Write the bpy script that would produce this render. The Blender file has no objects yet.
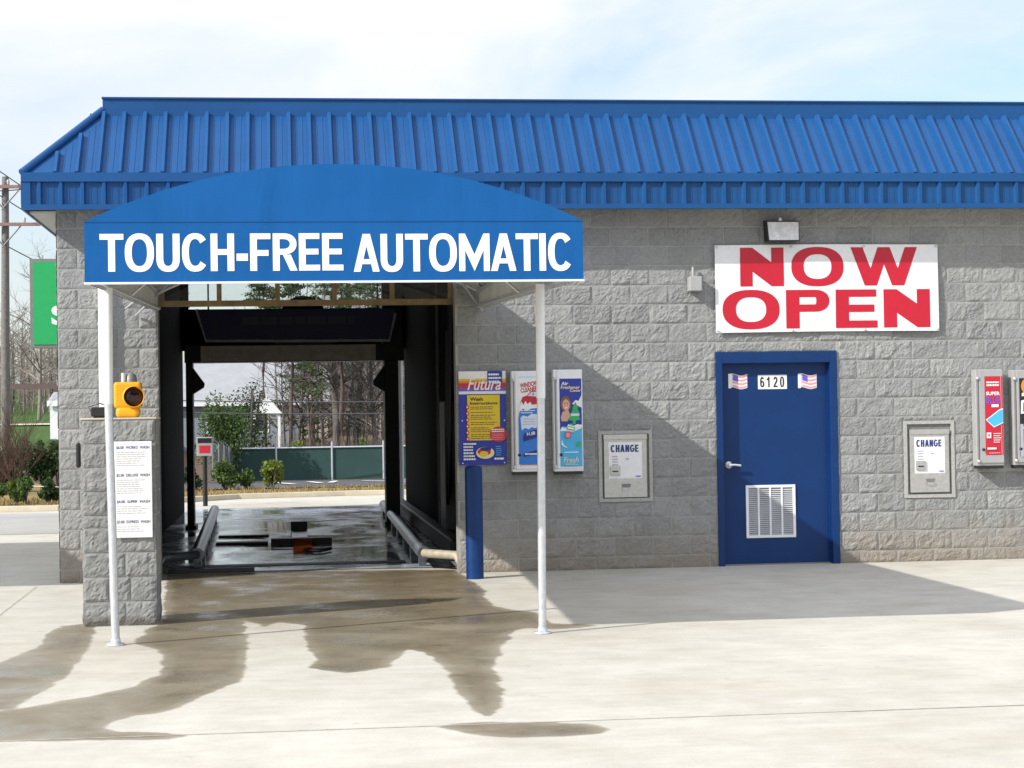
import bpy, bmesh, math, random
from mathutils import Vector, Matrix, noise

random.seed(7)
R = math.radians
scn = bpy.context.scene
col = scn.collection

# ------------------------------------------------------------------ helpers
def s2l(c):
    c = c / 255.0
    return c / 12.92 if c <= 0.04045 else ((c + 0.055) / 1.055) ** 2.4

def rgb(r, g, b):
    return (s2l(r), s2l(g), s2l(b), 1.0)

def tag(o, label=None, cat=None, group=None, kind=None):
    if label: o['label'] = label
    if cat: o['category'] = cat
    if group: o['group'] = group
    if kind: o['kind'] = kind
    return o

def empty(name, loc=(0, 0, 0), parent=None, rz=0.0):
    o = bpy.data.objects.new(name, None)
    o.empty_display_size = 0.2
    col.objects.link(o)
    o.location = loc
    o.rotation_euler = (0, 0, rz)
    if parent: o.parent = parent
    return o

class MB:
    """collects shapes and links them as ONE mesh object (coordinates local to the parent)"""
    def __init__(s):
        s.v, s.f, s.m, s.sm = [], [], [], []
        s.mats = []
    def mi(s, m):
        if m is None: return 0
        if m not in s.mats: s.mats.append(m)
        return s.mats.index(m)
    def raw(s, v, f, m=None, smooth=False):
        n = len(s.v); i = s.mi(m)
        s.v += [tuple(p) for p in v]
        for q in f:
            s.f.append([k + n for k in q]); s.m.append(i); s.sm.append(smooth)
        return s
    def box(s, x0, x1, y0, y1, z0, z1, m=None):
        v = [(x0,y0,z0),(x1,y0,z0),(x1,y1,z0),(x0,y1,z0),(x0,y0,z1),(x1,y0,z1),(x1,y1,z1),(x0,y1,z1)]
        return s.raw(v, [(0,3,2,1),(4,5,6,7),(0,1,5,4),(1,2,6,5),(2,3,7,6),(3,0,4,7)], m)
    def bbox(s, x0, x1, y0, y1, z0, z1, b=0.006, m=None, seg=2):
        bm = bmesh.new()
        bmesh.ops.create_cube(bm, size=1.0)
        for v in bm.verts:
            v.co = Vector(((x0+x1)/2 + v.co.x*(x1-x0), (y0+y1)/2 + v.co.y*(y1-y0), (z0+z1)/2 + v.co.z*(z1-z0)))
        bmesh.ops.bevel(bm, geom=bm.edges[:], offset=b, segments=seg, affect='EDGES', profile=0.5)
        bm.verts.index_update()
        s.raw([v.co for v in bm.verts], [[v.index for v in f.verts] for f in bm.faces], m)
        bm.free()
        return s
    def tube(s, pts, r, n=10, m=None, cap=True, r1=None):
        pts = [Vector(p) for p in pts]
        N = len(pts); V = []; F = []
        up = Vector((0, 0, 1))
        for i, p in enumerate(pts):
            d = (pts[min(i+1, N-1)] - pts[max(i-1, 0)]).normalized()
            a = d.cross(up)
            if a.length < 1e-3: a = d.cross(Vector((0, 1, 0)))
            a.normalize(); b = d.cross(a).normalized()
            rr = r if r1 is None else r + (r1 - r) * i / max(1, N-1)
            for k in range(n):
                t = 2*math.pi*k/n
                V.append(p + a*math.cos(t)*rr + b*math.sin(t)*rr)
        for i in range(N-1):
            for k in range(n):
                F.append((i*n+k, i*n+(k+1) % n, (i+1)*n+(k+1) % n, (i+1)*n+k))
        s.raw(V, F, m, True)
        if cap:
            s.raw(V[:n], [tuple(range(n))], m); s.raw(V[-n:], [tuple(reversed(range(n)))], m)
        return s
    def lathe(s, c, axis, prof, n=24, m=None):
        """prof: list of (distance along axis, radius)"""
        c = Vector(c); ax = Vector(axis).normalized()
        a = ax.cross(Vector((0, 0, 1)))
        if a.length < 1e-3: a = Vector((1, 0, 0))
        a.normalize(); b = ax.cross(a)
        V = []; F = []
        for h, r in prof:
            for k in range(n):
                t = 2*math.pi*k/n
                V.append(c + ax*h + (a*math.cos(t) + b*math.sin(t))*max(r, 1e-4))
        for i in range(len(prof)-1):
            for k in range(n):
                F.append((i*n+k, i*n+(k+1) % n, (i+1)*n+(k+1) % n, (i+1)*n+k))
        return s.raw(V, F, m, True)
    def quad(s, a, b, c, d, m=None):
        return s.raw([a, b, c, d], [(0, 1, 2, 3)], m)
    def prism(s, poly, y0, y1, m=None):
        """polygon in x,z extruded along y"""
        n = len(poly)
        V = [(x, y0, z) for x, z in poly] + [(x, y1, z) for x, z in poly]
        F = [tuple(range(n)), tuple(reversed(range(n, 2*n)))] + [(i, i+n, (i+1) % n + n, (i+1) % n) for i in range(n)]
        return s.raw(V, F, m)
    def build(s, name, mat=None, parent=None, loc=None, fix=True):
        me = bpy.data.meshes.new(name)
        me.from_pydata(s.v, [], s.f)
        ms = s.mats if s.mats else []
        if s.mats and None in ms: pass
        if not ms and mat: ms = [mat]
        for m in ms: me.materials.append(m)
        me.polygons.foreach_set('material_index', s.m if s.mats else [0]*len(s.f))
        me.polygons.foreach_set('use_smooth', s.sm)
        if fix:
            bm = bmesh.new(); bm.from_mesh(me)
            bmesh.ops.recalc_face_normals(bm, faces=bm.faces[:])
            bm.to_mesh(me); bm.free()
        me.update()
        o = bpy.data.objects.new(name, me)
        col.objects.link(o)
        if parent: o.parent = parent
        if loc: o.location = loc
        return o

# ------------------------------------------------------------------ materials
class NT:
    def __init__(s, name):
        s.m = bpy.data.materials.new(name); s.m.use_nodes = True
        s.t = s.m.node_tree; s.t.nodes.clear()
        s.out = s.n('ShaderNodeOutputMaterial')
    def n(s, typ, **kw):
        nd = s.t.nodes.new(typ)
        for k, v in kw.items(): setattr(nd, k, v)
        return nd
    def l(s, a, b): s.t.links.new(a, b)
    def noise(s, scale, detail=6, rough=0.6, vec=None, dist=0.0):
        n = s.n('ShaderNodeTexNoise')
        n.inputs['Scale'].default_value = scale; n.inputs['Detail'].default_value = detail
        n.inputs['Roughness'].default_value = rough; n.inputs['Distortion'].default_value = dist
        if vec is not None: s.l(vec, n.inputs['Vector'])
        return n.outputs['Fac']
    def ramp(s, fac, stops):
        r = s.n('ShaderNodeValToRGB')
        el = r.color_ramp.elements
        while len(el) < len(stops): el.new(0.5)
        for e, (p, c) in zip(el, stops):
            e.position = p; e.color = c if len(c) == 4 else (*c, 1)
        s.l(fac, r.inputs['Fac'])
        return r.outputs['Color']
    def mix(s, fac, a, b, mode='MIX'):
        x = s.n('ShaderNodeMix', data_type='RGBA', blend_type=mode)
        for sock, v in ((x.inputs[0], fac), (x.inputs[6], a), (x.inputs[7], b)):
            if hasattr(v, 'is_linked'): s.l(v, sock)
            elif isinstance(v, (int, float)): sock.default_value = v
            else: sock.default_value = v if len(v) == 4 else (*v, 1)
        return x.outputs[2]
    def math(s, op, a, b=0.0, c=None):
        x = s.n('ShaderNodeMath', operation=op)
        for sock, v in zip(x.inputs, (a, b, c)):
            if v is None: continue
            if hasattr(v, 'is_linked'): s.l(v, sock)
            else: sock.default_value = v
        return x.outputs[0]
    def coord(s, kind='Object'):
        return s.n('ShaderNodeTexCoord').outputs[kind]
    def pos(s):
        return s.n('ShaderNodeNewGeometry').outputs['Position']
    def bsdf(s, color, rough=0.6, metal=0.0, bump=None, bstr=0.2, bdist=0.01, spec=0.5, coat=0.0):
        p = s.n('ShaderNodeBsdfPrincipled')
        for sock, v in ((p.inputs['Base Color'], color), (p.inputs['Roughness'], rough), (p.inputs['Metallic'], metal)):
            if hasattr(v, 'is_linked'): s.l(v, sock)
            else: sock.default_value = v
        p.inputs['Specular IOR Level'].default_value = spec
        p.inputs['Coat Weight'].default_value = coat
        p.inputs['Coat Roughness'].default_value = 0.2
        if bump is not None:
            b = s.n('ShaderNodeBump'); b.inputs['Strength'].default_value = bstr; b.inputs['Distance'].default_value = bdist
            s.l(bump, b.inputs['Height']); s.l(b.outputs['Normal'], p.inputs['Normal'])
        s.l(p.outputs[0], s.out.inputs['Surface'])
        return p

def simple(name, c, rough=0.5, metal=0.0, var=0.12, scale=6.0, bstr=0.0, spec=0.5, coat=0.0):
    """painted / moulded surface with slight uneven tone and gloss"""
    t = NT(name)
    f = t.noise(scale, 6, 0.65, t.coord())
    lo = tuple(max(0, x*(1-var)) for x in c[:3]); hi = tuple(min(1, x*(1+var)) for x in c[:3])
    colr = t.ramp(f, [(0.3, lo), (0.7, hi)])
    r = t.math('MULTIPLY_ADD', f, 0.25, rough-0.12)
    t.bsdf(colr, r, metal, f if bstr else None, bstr, 0.01, spec, coat)
    return t.m

def flat(name, c, rough=0.45):
    return simple(name, c, rough, 0.0, 0.05, 15.0)

# --- concrete, wet concrete
def concrete():
    t = NT('concrete')
    P = t.pos()
    big = t.noise(0.35, 5, 0.6, P, 0.6)
    mid = t.noise(2.2, 8, 0.7, P)
    fine = t.noise(60, 4, 0.7, P)
    mp = t.n('ShaderNodeMapping'); mp.inputs['Scale'].default_value = (0.9, 7.0, 1.0); t.l(P, mp.inputs['Vector'])
    brush = t.noise(1.3, 6, 0.6, mp.outputs[0])
    c = t.ramp(big, [(0.3, (0.48, 0.445, 0.375)), (0.50, (0.54, 0.515, 0.45)), (0.74, (0.575, 0.555, 0.495))])
    c = t.mix(0.55, c, t.ramp(mid, [(0.25, (0.62, 0.60, 0.56)), (0.6, (1.0, 1.0, 1.0))]), 'MULTIPLY')
    c = t.mix(0.3, c, t.ramp(brush, [(0.3, (0.75, 0.73, 0.69)), (0.65, (1, 1, 1))]), 'MULTIPLY')
    c = t.mix(0.3, c, t.ramp(fine, [(0.3, (0.7, 0.7, 0.7)), (0.6, (1, 1, 1))]), 'MULTIPLY')
    spots = t.noise(7, 2, 0.4, P)
    c = t.mix(t.ramp(spots, [(0.70, (0, 0, 0)), (0.76, (0.35, 0.35, 0.35))]), c, (0.30, 0.27, 0.22))
    # oily drips and long scuffs
    drip = t.noise(3.1, 3, 0.5, P, 0.4)
    c = t.mix(t.ramp(drip, [(0.68, (0, 0, 0)), (0.80, (0.30, 0.30, 0.30))]), c, (0.26, 0.235, 0.19))
    mq = t.n('ShaderNodeMapping'); mq.inputs['Scale'].default_value = (0.25, 3.0, 1.0); mq.inputs['Rotation'].default_value = (0, 0, 0.12); t.l(P, mq.inputs['Vector'])
    scuff = t.noise(1.0, 4, 0.6, mq.outputs[0])
    c = t.mix(t.ramp(scuff, [(0.60, (0, 0, 0)), (0.72, (0.22, 0.22, 0.22))]), c, (0.36, 0.32, 0.26))
    # water: 'damp' holds the distance inside the wet outline
    at = t.n('ShaderNodeAttribute'); at.attribute_name = 'damp'
    wob = t.noise(3.2, 4, 0.55, P)
    d = t.math('ADD', t.math('SUBTRACT', at.outputs['Fac'], 0.0), t.math('MULTIPLY', t.math('SUBTRACT', wob, 0.5), 0.16))
    wet = t.ramp(t.math('MULTIPLY_ADD', d, 5.0, 0.5), [(0.42, (0, 0, 0)), (0.56, (0.80, 0.80, 0.80)), (1.0, (1, 1, 1))])
    wtone = t.noise(1.1, 6, 0.65, P, 0.6)
    dark = t.ramp(wtone, [(0.30, (0.34, 0.29, 0.215)), (0.52, (0.44, 0.395, 0.315)), (0.72, (0.58, 0.54, 0.46))])
    sx = t.n('ShaderNodeSeparateXYZ'); t.l(P, sx.inputs[0])
    near = t.ramp(t.math('MULTIPLY_ADD', sx.outputs['Y'], 0.2, 1.1), [(0.0, (1, 1, 1)), (1.0, (0.72, 0.66, 0.56))])
    c = t.mix(wet, c, t.mix(1.0, t.mix(1.0, c, dark, 'MULTIPLY'), near, 'MULTIPLY'))
    film = t.noise(1.7, 4, 0.6, P, 0.4)
    wr = t.ramp(film, [(0.38, (0.22, 0.22, 0.22)), (0.60, (0.55, 0.55, 0.55))])
    rg = t.mix(wet, (0.85, 0.85, 0.85), wr)
    t.bsdf(c, rg, 0, t.math('ADD', fine, t.math('MULTIPLY', brush, 0.6)), 0.12, 0.004, 0.32)
    return t.m

def wet_concrete():
    t = NT('wet concrete')
    P = t.pos()
    big = t.noise(0.8, 6, 0.65, P, 0.5)
    fine = t.noise(50, 4, 0.7, P)
    c = t.ramp(big, [(0.3, (0.20, 0.165, 0.115)), (0.7, (0.285, 0.25, 0.19))])
    c = t.mix(0.35, c, t.ramp(fine, [(0.3, (0.7, 0.7, 0.7)), (0.6, (1, 1, 1))]), 'MULTIPLY')
    r = t.ramp(big, [(0.35, (0.42,)*3), (0.65, (0.7,)*3)])
    t.bsdf(c, r, 0, fine, 0.1, 0.003, 0.4)
    return t.m

def wet_floor():
    t = NT('wet wash floor')
    P = t.pos()
    mp = t.n('ShaderNodeMapping'); mp.inputs['Scale'].default_value = (0.7, 0.55, 1.0); t.l(P, mp.inputs['Vector'])
    big = t.noise(1.1, 5, 0.6, mp.outputs[0], 1.0)
    fine = t.noise(9, 6, 0.7, P)
    c = t.ramp(fine, [(0.3, (0.30, 0.34, 0.40)), (0.7, (0.62, 0.70, 0.80))])  # bluish brightness of reflected sky is put into this base colour
    r = t.ramp(big, [(0.42, (0.05,)*3), (0.52, (0.16,)*3), (0.66, (0.34,)*3)])
    t.bsdf(c, r, 0, fine, 0.03, 0.004, 0.6)
    return t.m

def block(name, dirt=True, tone=1.0):
    t = NT(name)
    P = t.pos()
    at = t.n('ShaderNodeAttribute'); at.attribute_name = 'block_tone'
    f = t.noise(28, 8, 0.75, P); g = t.noise(5, 5, 0.6, P); sp = t.noise(140, 2, 0.6, P)
    k = tone
    c = t.ramp(at.outputs['Fac'], [(0.0, (0.268*k, 0.272*k, 0.267*k)), (0.5, (0.297*k, 0.300*k, 0.294*k)), (1.0, (0.330*k, 0.332*k, 0.323*k))])
    c = t.mix(0.55, c, t.ramp(f, [(0.3, (0.62, 0.62, 0.62)), (0.7, (1.15, 1.15, 1.14))]), 'MULTIPLY')
    c = t.mix(0.35, c, t.ramp(g, [(0.3, (0.75, 0.76, 0.78)), (0.7, (1.1, 1.1, 1.08))]), 'MULTIPLY')
    c = t.mix(0.5, c, t.ramp(sp, [(0.32, (0.6, 0.6, 0.6)), (0.5, (1, 1, 1)), (0.72, (1.25, 1.25, 1.25))]), 'MULTIPLY')
    if dirt:   # clay splashed up from the ground
        sx = t.n('ShaderNodeSeparateXYZ'); t.l(P, sx.inputs[0])
        h = t.math('ADD', sx.outputs['Z'], t.math('MULTIPLY', t.math('SUBTRACT', g, 0.5), 0.7))
        d = t.ramp(h, [(0.02, (0.65, 0.65, 0.65)), (0.55, (0, 0, 0))])
        c = t.mix(d, c, (0.27, 0.215, 0.155))
    # water streaks and lime bloom
    ms_ = t.n('ShaderNodeMapping'); ms_.inputs['Scale'].default_value = (2.4, 2.4, 0.30); t.l(P, ms_.inputs['Vector'])
    stk = t.noise(1.5, 6, 0.65, ms_.outputs[0])
    c = t.mix(t.ramp(stk, [(0.56, (0, 0, 0)), (0.72, (0.35, 0.35, 0.35))]), c, (0.20, 0.195, 0.18))
    c = t.mix(t.ramp(t.noise(0.9, 5, 0.7, P), [(0.60, (0, 0, 0)), (0.75, (0.3, 0.3, 0.3))]), c, (0.44, 0.43, 0.40))
    if not dirt:
        sz = t.n('ShaderNodeSeparateXYZ'); t.l(P, sz.inputs[0])
        c = t.mix(t.ramp(t.math('ADD', sz.outputs['Z'], t.math('MULTIPLY', t.math('SUBTRACT', g, 0.5), 0.12)), [(0.05, (0.75, 0.75, 0.75)), (0.09, (0, 0, 0))]), c, (0.11, 0.10, 0.08))
    t.bsdf(c, 0.9, 0, t.math('ADD', f, t.math('MULTIPLY', sp, 0.4)), 0.5, 0.012, 0.2)
    return t.m

def blue_metal():
    t = NT('blue painted steel roofing')
    P = t.pos()
    f = t.noise(1.6, 6, 0.6, P); g = t.noise(30, 3, 0.6, P)
    c = t.ramp(f, [(0.3, (0.007, 0.064, 0.196)), (0.7, (0.009, 0.076, 0.230))])
    t.bsdf(c, t.math('MULTIPLY_ADD', g, 0.2, 0.30), 0.0, f, 0.05, 0.01, 0.28)
    return t.m

def canvas():
    t = NT('blue awning canvas')
    P = t.pos()
    f = t.noise(1.5, 5, 0.6, P); w = t.noise(220, 2, 0.5, P)
    c = t.ramp(f, [(0.3, (0.009, 0.088, 0.275)), (0.7, (0.011, 0.102, 0.315))])
    mp = t.n('ShaderNodeMapping'); mp.inputs['Scale'].default_value = (2.2, 1.0, 0.7); t.l(P, mp.inputs['Vector'])
    sag = t.noise(1.3, 3, 0.5, mp.outputs[0], 0.5)
    t.bsdf(c, 0.75, 0, t.math('MULTIPLY_ADD', sag, 14.0, w), 0.30, 0.004, 0.08)
    return t.m

def leafy(name, c1, c2, trans=0.25, scale=3.0):
    t = NT(name)
    f = t.noise(scale, 4, 0.7, t.coord())
    c = t.ramp(f, [(0.3, c1), (0.7, c2)])
    p = t.bsdf(c, 0.7, 0, None, spec=0.2)
    tr = t.n('ShaderNodeBsdfTranslucent'); t.l(c, tr.inputs['Color'])
    mx = t.n('ShaderNodeMixShader'); mx.inputs[0].default_value = trans
    t.l(p.outputs[0], mx.inputs[1]); t.l(tr.outputs[0], mx.inputs[2]); t.l(mx.outputs[0], t.out.inputs['Surface'])
    return t.m

def terrain_mat():
    t = NT('grass and bare earth')
    P = t.pos()
    a = t.noise(0.35, 6, 0.65, P); b = t.noise(5, 5, 0.7, P); d = t.noise(0.04, 3, 0.5, P)
    straw = t.ramp(b, [(0.3, (0.20, 0.125, 0.055)), (0.7, (0.34, 0.245, 0.12))])
    green = t.ramp(b, [(0.3, (0.035, 0.075, 0.018)), (0.7, (0.085, 0.15, 0.04))])
    leaf = t.ramp(b, [(0.3, (0.085, 0.06, 0.042)), (0.7, (0.17, 0.125, 0.085))])
    c = t.mix(t.ramp(a, [(0.42, (0, 0, 0)), (0.62, (0.7, 0.7, 0.7))]), straw, green)
    # green lawn away to the left, leaf litter under the wood
    sx = t.n('ShaderNodeSeparateXYZ'); t.l(P, sx.inputs[0])
    far = t.math('GREATER_THAN', sx.outputs['Y'], 45.0)
    lx = t.math('LESS_THAN', t.math('MULTIPLY_ADD', a, 3.0, sx.outputs['X']), -9.0)
    c = t.mix(far, c, t.mix(lx, leaf, green))
    t.bsdf(c, 0.95, 0, b, 0.5, 0.05, 0.1)
    return t.m

M = {}
M['concrete'] = concrete()
M['floor'] = wet_floor()
M['block'] = block('split face block')
M['pierblock'] = block('split face block of pillar', False, 1.0)
M['mortar'] = simple('mortar', (0.38, 0.375, 0.35), 0.9, var=0.2, scale=40, bstr=0.3)
M['roof'] = blue_metal()
M['canvas'] = canvas()
M['white'] = simple('white paint', (0.78, 0.79, 0.80), 0.4, var=0.05)
M['whitetrim'] = simple('white soffit', (0.50, 0.50, 0.48), 0.55, var=0.06)
M['galv'] = simple('galvanised steel', (0.62, 0.64, 0.66), 0.35, 0.55, 0.12, 25)
M['steel'] = simple('brushed steel', (0.50, 0.49, 0.46), 0.38, 0.7, 0.12, 30)
M['steeldark'] = simple('grey metal', (0.20, 0.20, 0.20), 0.5, 0.3)
M['greymetal'] = simple('pale grey cabinet metal', (0.36, 0.36, 0.355), 0.45, 0.1, 0.08)
M['doorblue'] = simple('blue door paint', (0.004, 0.032, 0.128), 0.4, 0, 0.12, 2.5, 0.03, 0.25)
M['bollard'] = simple('blue bollard paint', (0.002, 0.032, 0.140), 0.45, 0, 0.15, 8, 0, 0.3)
M['black'] = simple('black plastic', (0.012, 0.012, 0.013), 0.45)
M['baywall'] = simple('near black bay panel', (0.005, 0.0055, 0.006), 0.85, 0, 0.5, 3, 0, 0.03)  # matte, near-black base
M['bayceil'] = simple('dark bay ceiling', (0.022, 0.022, 0.022), 0.7)
M['gantry'] = simple('gantry steel', (0.018, 0.018, 0.018), 0.5, 0.2, 0.3)
M['beam'] = simple('gantry beam cover', (0.80, 0.72, 0.60), 0.5, 0.1, 0.2)
M['rail'] = simple('wet galvanised rail', (0.13, 0.14, 0.15), 0.3, 0.6, 0.35, 8)
M['railend'] = simple('cream painted rail end', (0.36, 0.32, 0.24), 0.5, 0, 0.25, 10)
M['bronze'] = simple('weathered bronze door rail', (0.20, 0.130, 0.055), 0.5, 0.2, 0.3, 10)
M['yellow'] = simple('yellow signal paint', (0.78, 0.36, 0.008), 0.4, 0, 0.1)
M['orange'] = simple('worn orange paint', (0.62, 0.13, 0.035), 0.9, 0, 0.4, 9, 0, 0.0)
M['wood'] = simple('weathered pole wood', (0.165, 0.155, 0.145), 0.9, 0, 0.3, 9, 0.3)
M['armwood'] = simple('reddish crossarm wood', (0.26, 0.16, 0.14), 0.9, 0, 0.2)
M['bark'] = simple('grey brown bark', (0.10, 0.088, 0.08), 0.95, 0, 0.35, 4, 0.4)
M['barkpale'] = simple('pale bark', (0.22, 0.19, 0.165), 0.95, 0, 0.3, 4, 0.3)
M['pinebark'] = simple('pine bark', (0.085, 0.06, 0.048), 0.95, 0, 0.35, 4, 0.4)
M['needles'] = leafy('pine needles', (0.030, 0.060, 0.020), (0.075, 0.125, 0.040))
M['leafdark'] = leafy('evergreen leaves', (0.020, 0.045, 0.016), (0.055, 0.10, 0.030))
M['leafmid'] = leafy('mid green leaves', (0.045, 0.09, 0.020), (0.11, 0.17, 0.045))
M['leafyellow'] = leafy('yellow green leaves', (0.10, 0.15, 0.022), (0.22, 0.27, 0.06))
M['leafred'] = leafy('reddish brown twigs', (0.085, 0.052, 0.040), (0.16, 0.105, 0.08))
M['terrain'] = terrain_mat()
M['asphalt'] = simple('asphalt', (0.055, 0.056, 0.06), 0.85, 0, 0.2, 2, 0.2)
M['street'] = simple('worn concrete street', (0.34, 0.33, 0.31), 0.85, 0, 0.15, 0.6)
M['kerb'] = simple('cream kerb concrete', (0.55, 0.49, 0.37), 0.85, 0, 0.15, 3, 0.1)
M['line'] = simple('white road paint', (0.75, 0.75, 0.73), 0.7, 0, 0.15, 4)
M['screen'] = simple('green windscreen fabric', (0.020, 0.060, 0.052), 0.7, 0, 0.2, 1.2)
M['siding'] = simple('pale house siding', (0.24, 0.265, 0.30), 0.7, 0, 0.06)
M['houseroof'] = simple('pale shingle roof', (0.30, 0.31, 0.325), 0.8, 0, 0.10, 1.5)
M['housebrown'] = simple('tan house wall', (0.40, 0.33, 0.27), 0.8)
M['window'] = simple('dark window', (0.05, 0.055, 0.065), 0.15)
M['pylongreen'] = simple('green sign face', (0.008, 0.34, 0.095), 0.45, 0, 0.04)
M['wire'] = simple('dark cable', (0.10, 0.10, 0.11), 0.7)
M['rope'] = simple('brown barrier', (0.13, 0.085, 0.08), 0.7)

# sign colours
S = dict(
    white=flat('sign white', (0.80, 0.80, 0.79)), red=flat('sign red', (0.50, 0.010, 0.030)), navy=flat('sign navy', (0.012, 0.018, 0.20)),
    royal=flat('sign royal blue', (0.018, 0.035, 0.33)), yellow=flat('sign yellow', (0.72, 0.53, 0.01)), orange=flat('sign orange', (0.75, 0.24, 0.02)),
    black=flat('sign black', (0.012, 0.012, 0.014)), sky=flat('sign sky blue', (0.06, 0.42, 0.72)), blue=flat('sign blue', (0.02, 0.18, 0.60)),
    green=flat('sign green', (0.03, 0.40, 0.10)), cream=flat('sign cream', (0.78, 0.68, 0.38)), grey=flat('sign grey', (0.38, 0.39, 0.42)),
    skin=flat('sign skin', (0.62, 0.36, 0.25)), hair=flat('sign brown', (0.22, 0.08, 0.04)), pink=flat('sign pink', (0.75, 0.30, 0.32)),
    crimson=flat('sign crimson', (0.55, 0.015, 0.035)), pale=flat('sign pale blue', (0.62, 0.68, 0.80)), violet=flat('sign violet', (0.13, 0.10, 0.55)),
    ink=flat('sign ink blue', (0.02, 0.035, 0.16)), bred=flat('banner red', (0.50, 0.004, 0.024)), bwhite=flat('banner white', (0.78, 0.775, 0.775)))

# ------------------------------------------------------------------ lettering and flat graphics (x right, z up, facing -y)
_tc = {}
def text_mesh(txt, weight=0.0, shear=0.0):
    key = (txt, weight, shear)
    if key not in _tc:
        cu = bpy.data.curves.new('t', 'FONT')
        cu.body = txt; cu.size = 1.0; cu.offset = weight; cu.shear = shear; cu.resolution_u = 5
        o = bpy.data.objects.new('t', cu); col.objects.link(o)
        dg = bpy.context.evaluated_depsgraph_get()
        me = bpy.data.meshes.new_from_object(o.evaluated_get(dg))
        _tc[key] = ([tuple(v.co[:2]) for v in me.vertices], [tuple(p.vertices) for p in me.polygons])
        bpy.data.objects.remove(o); bpy.data.curves.remove(cu); bpy.data.meshes.remove(me)
    return _tc[key]


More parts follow.
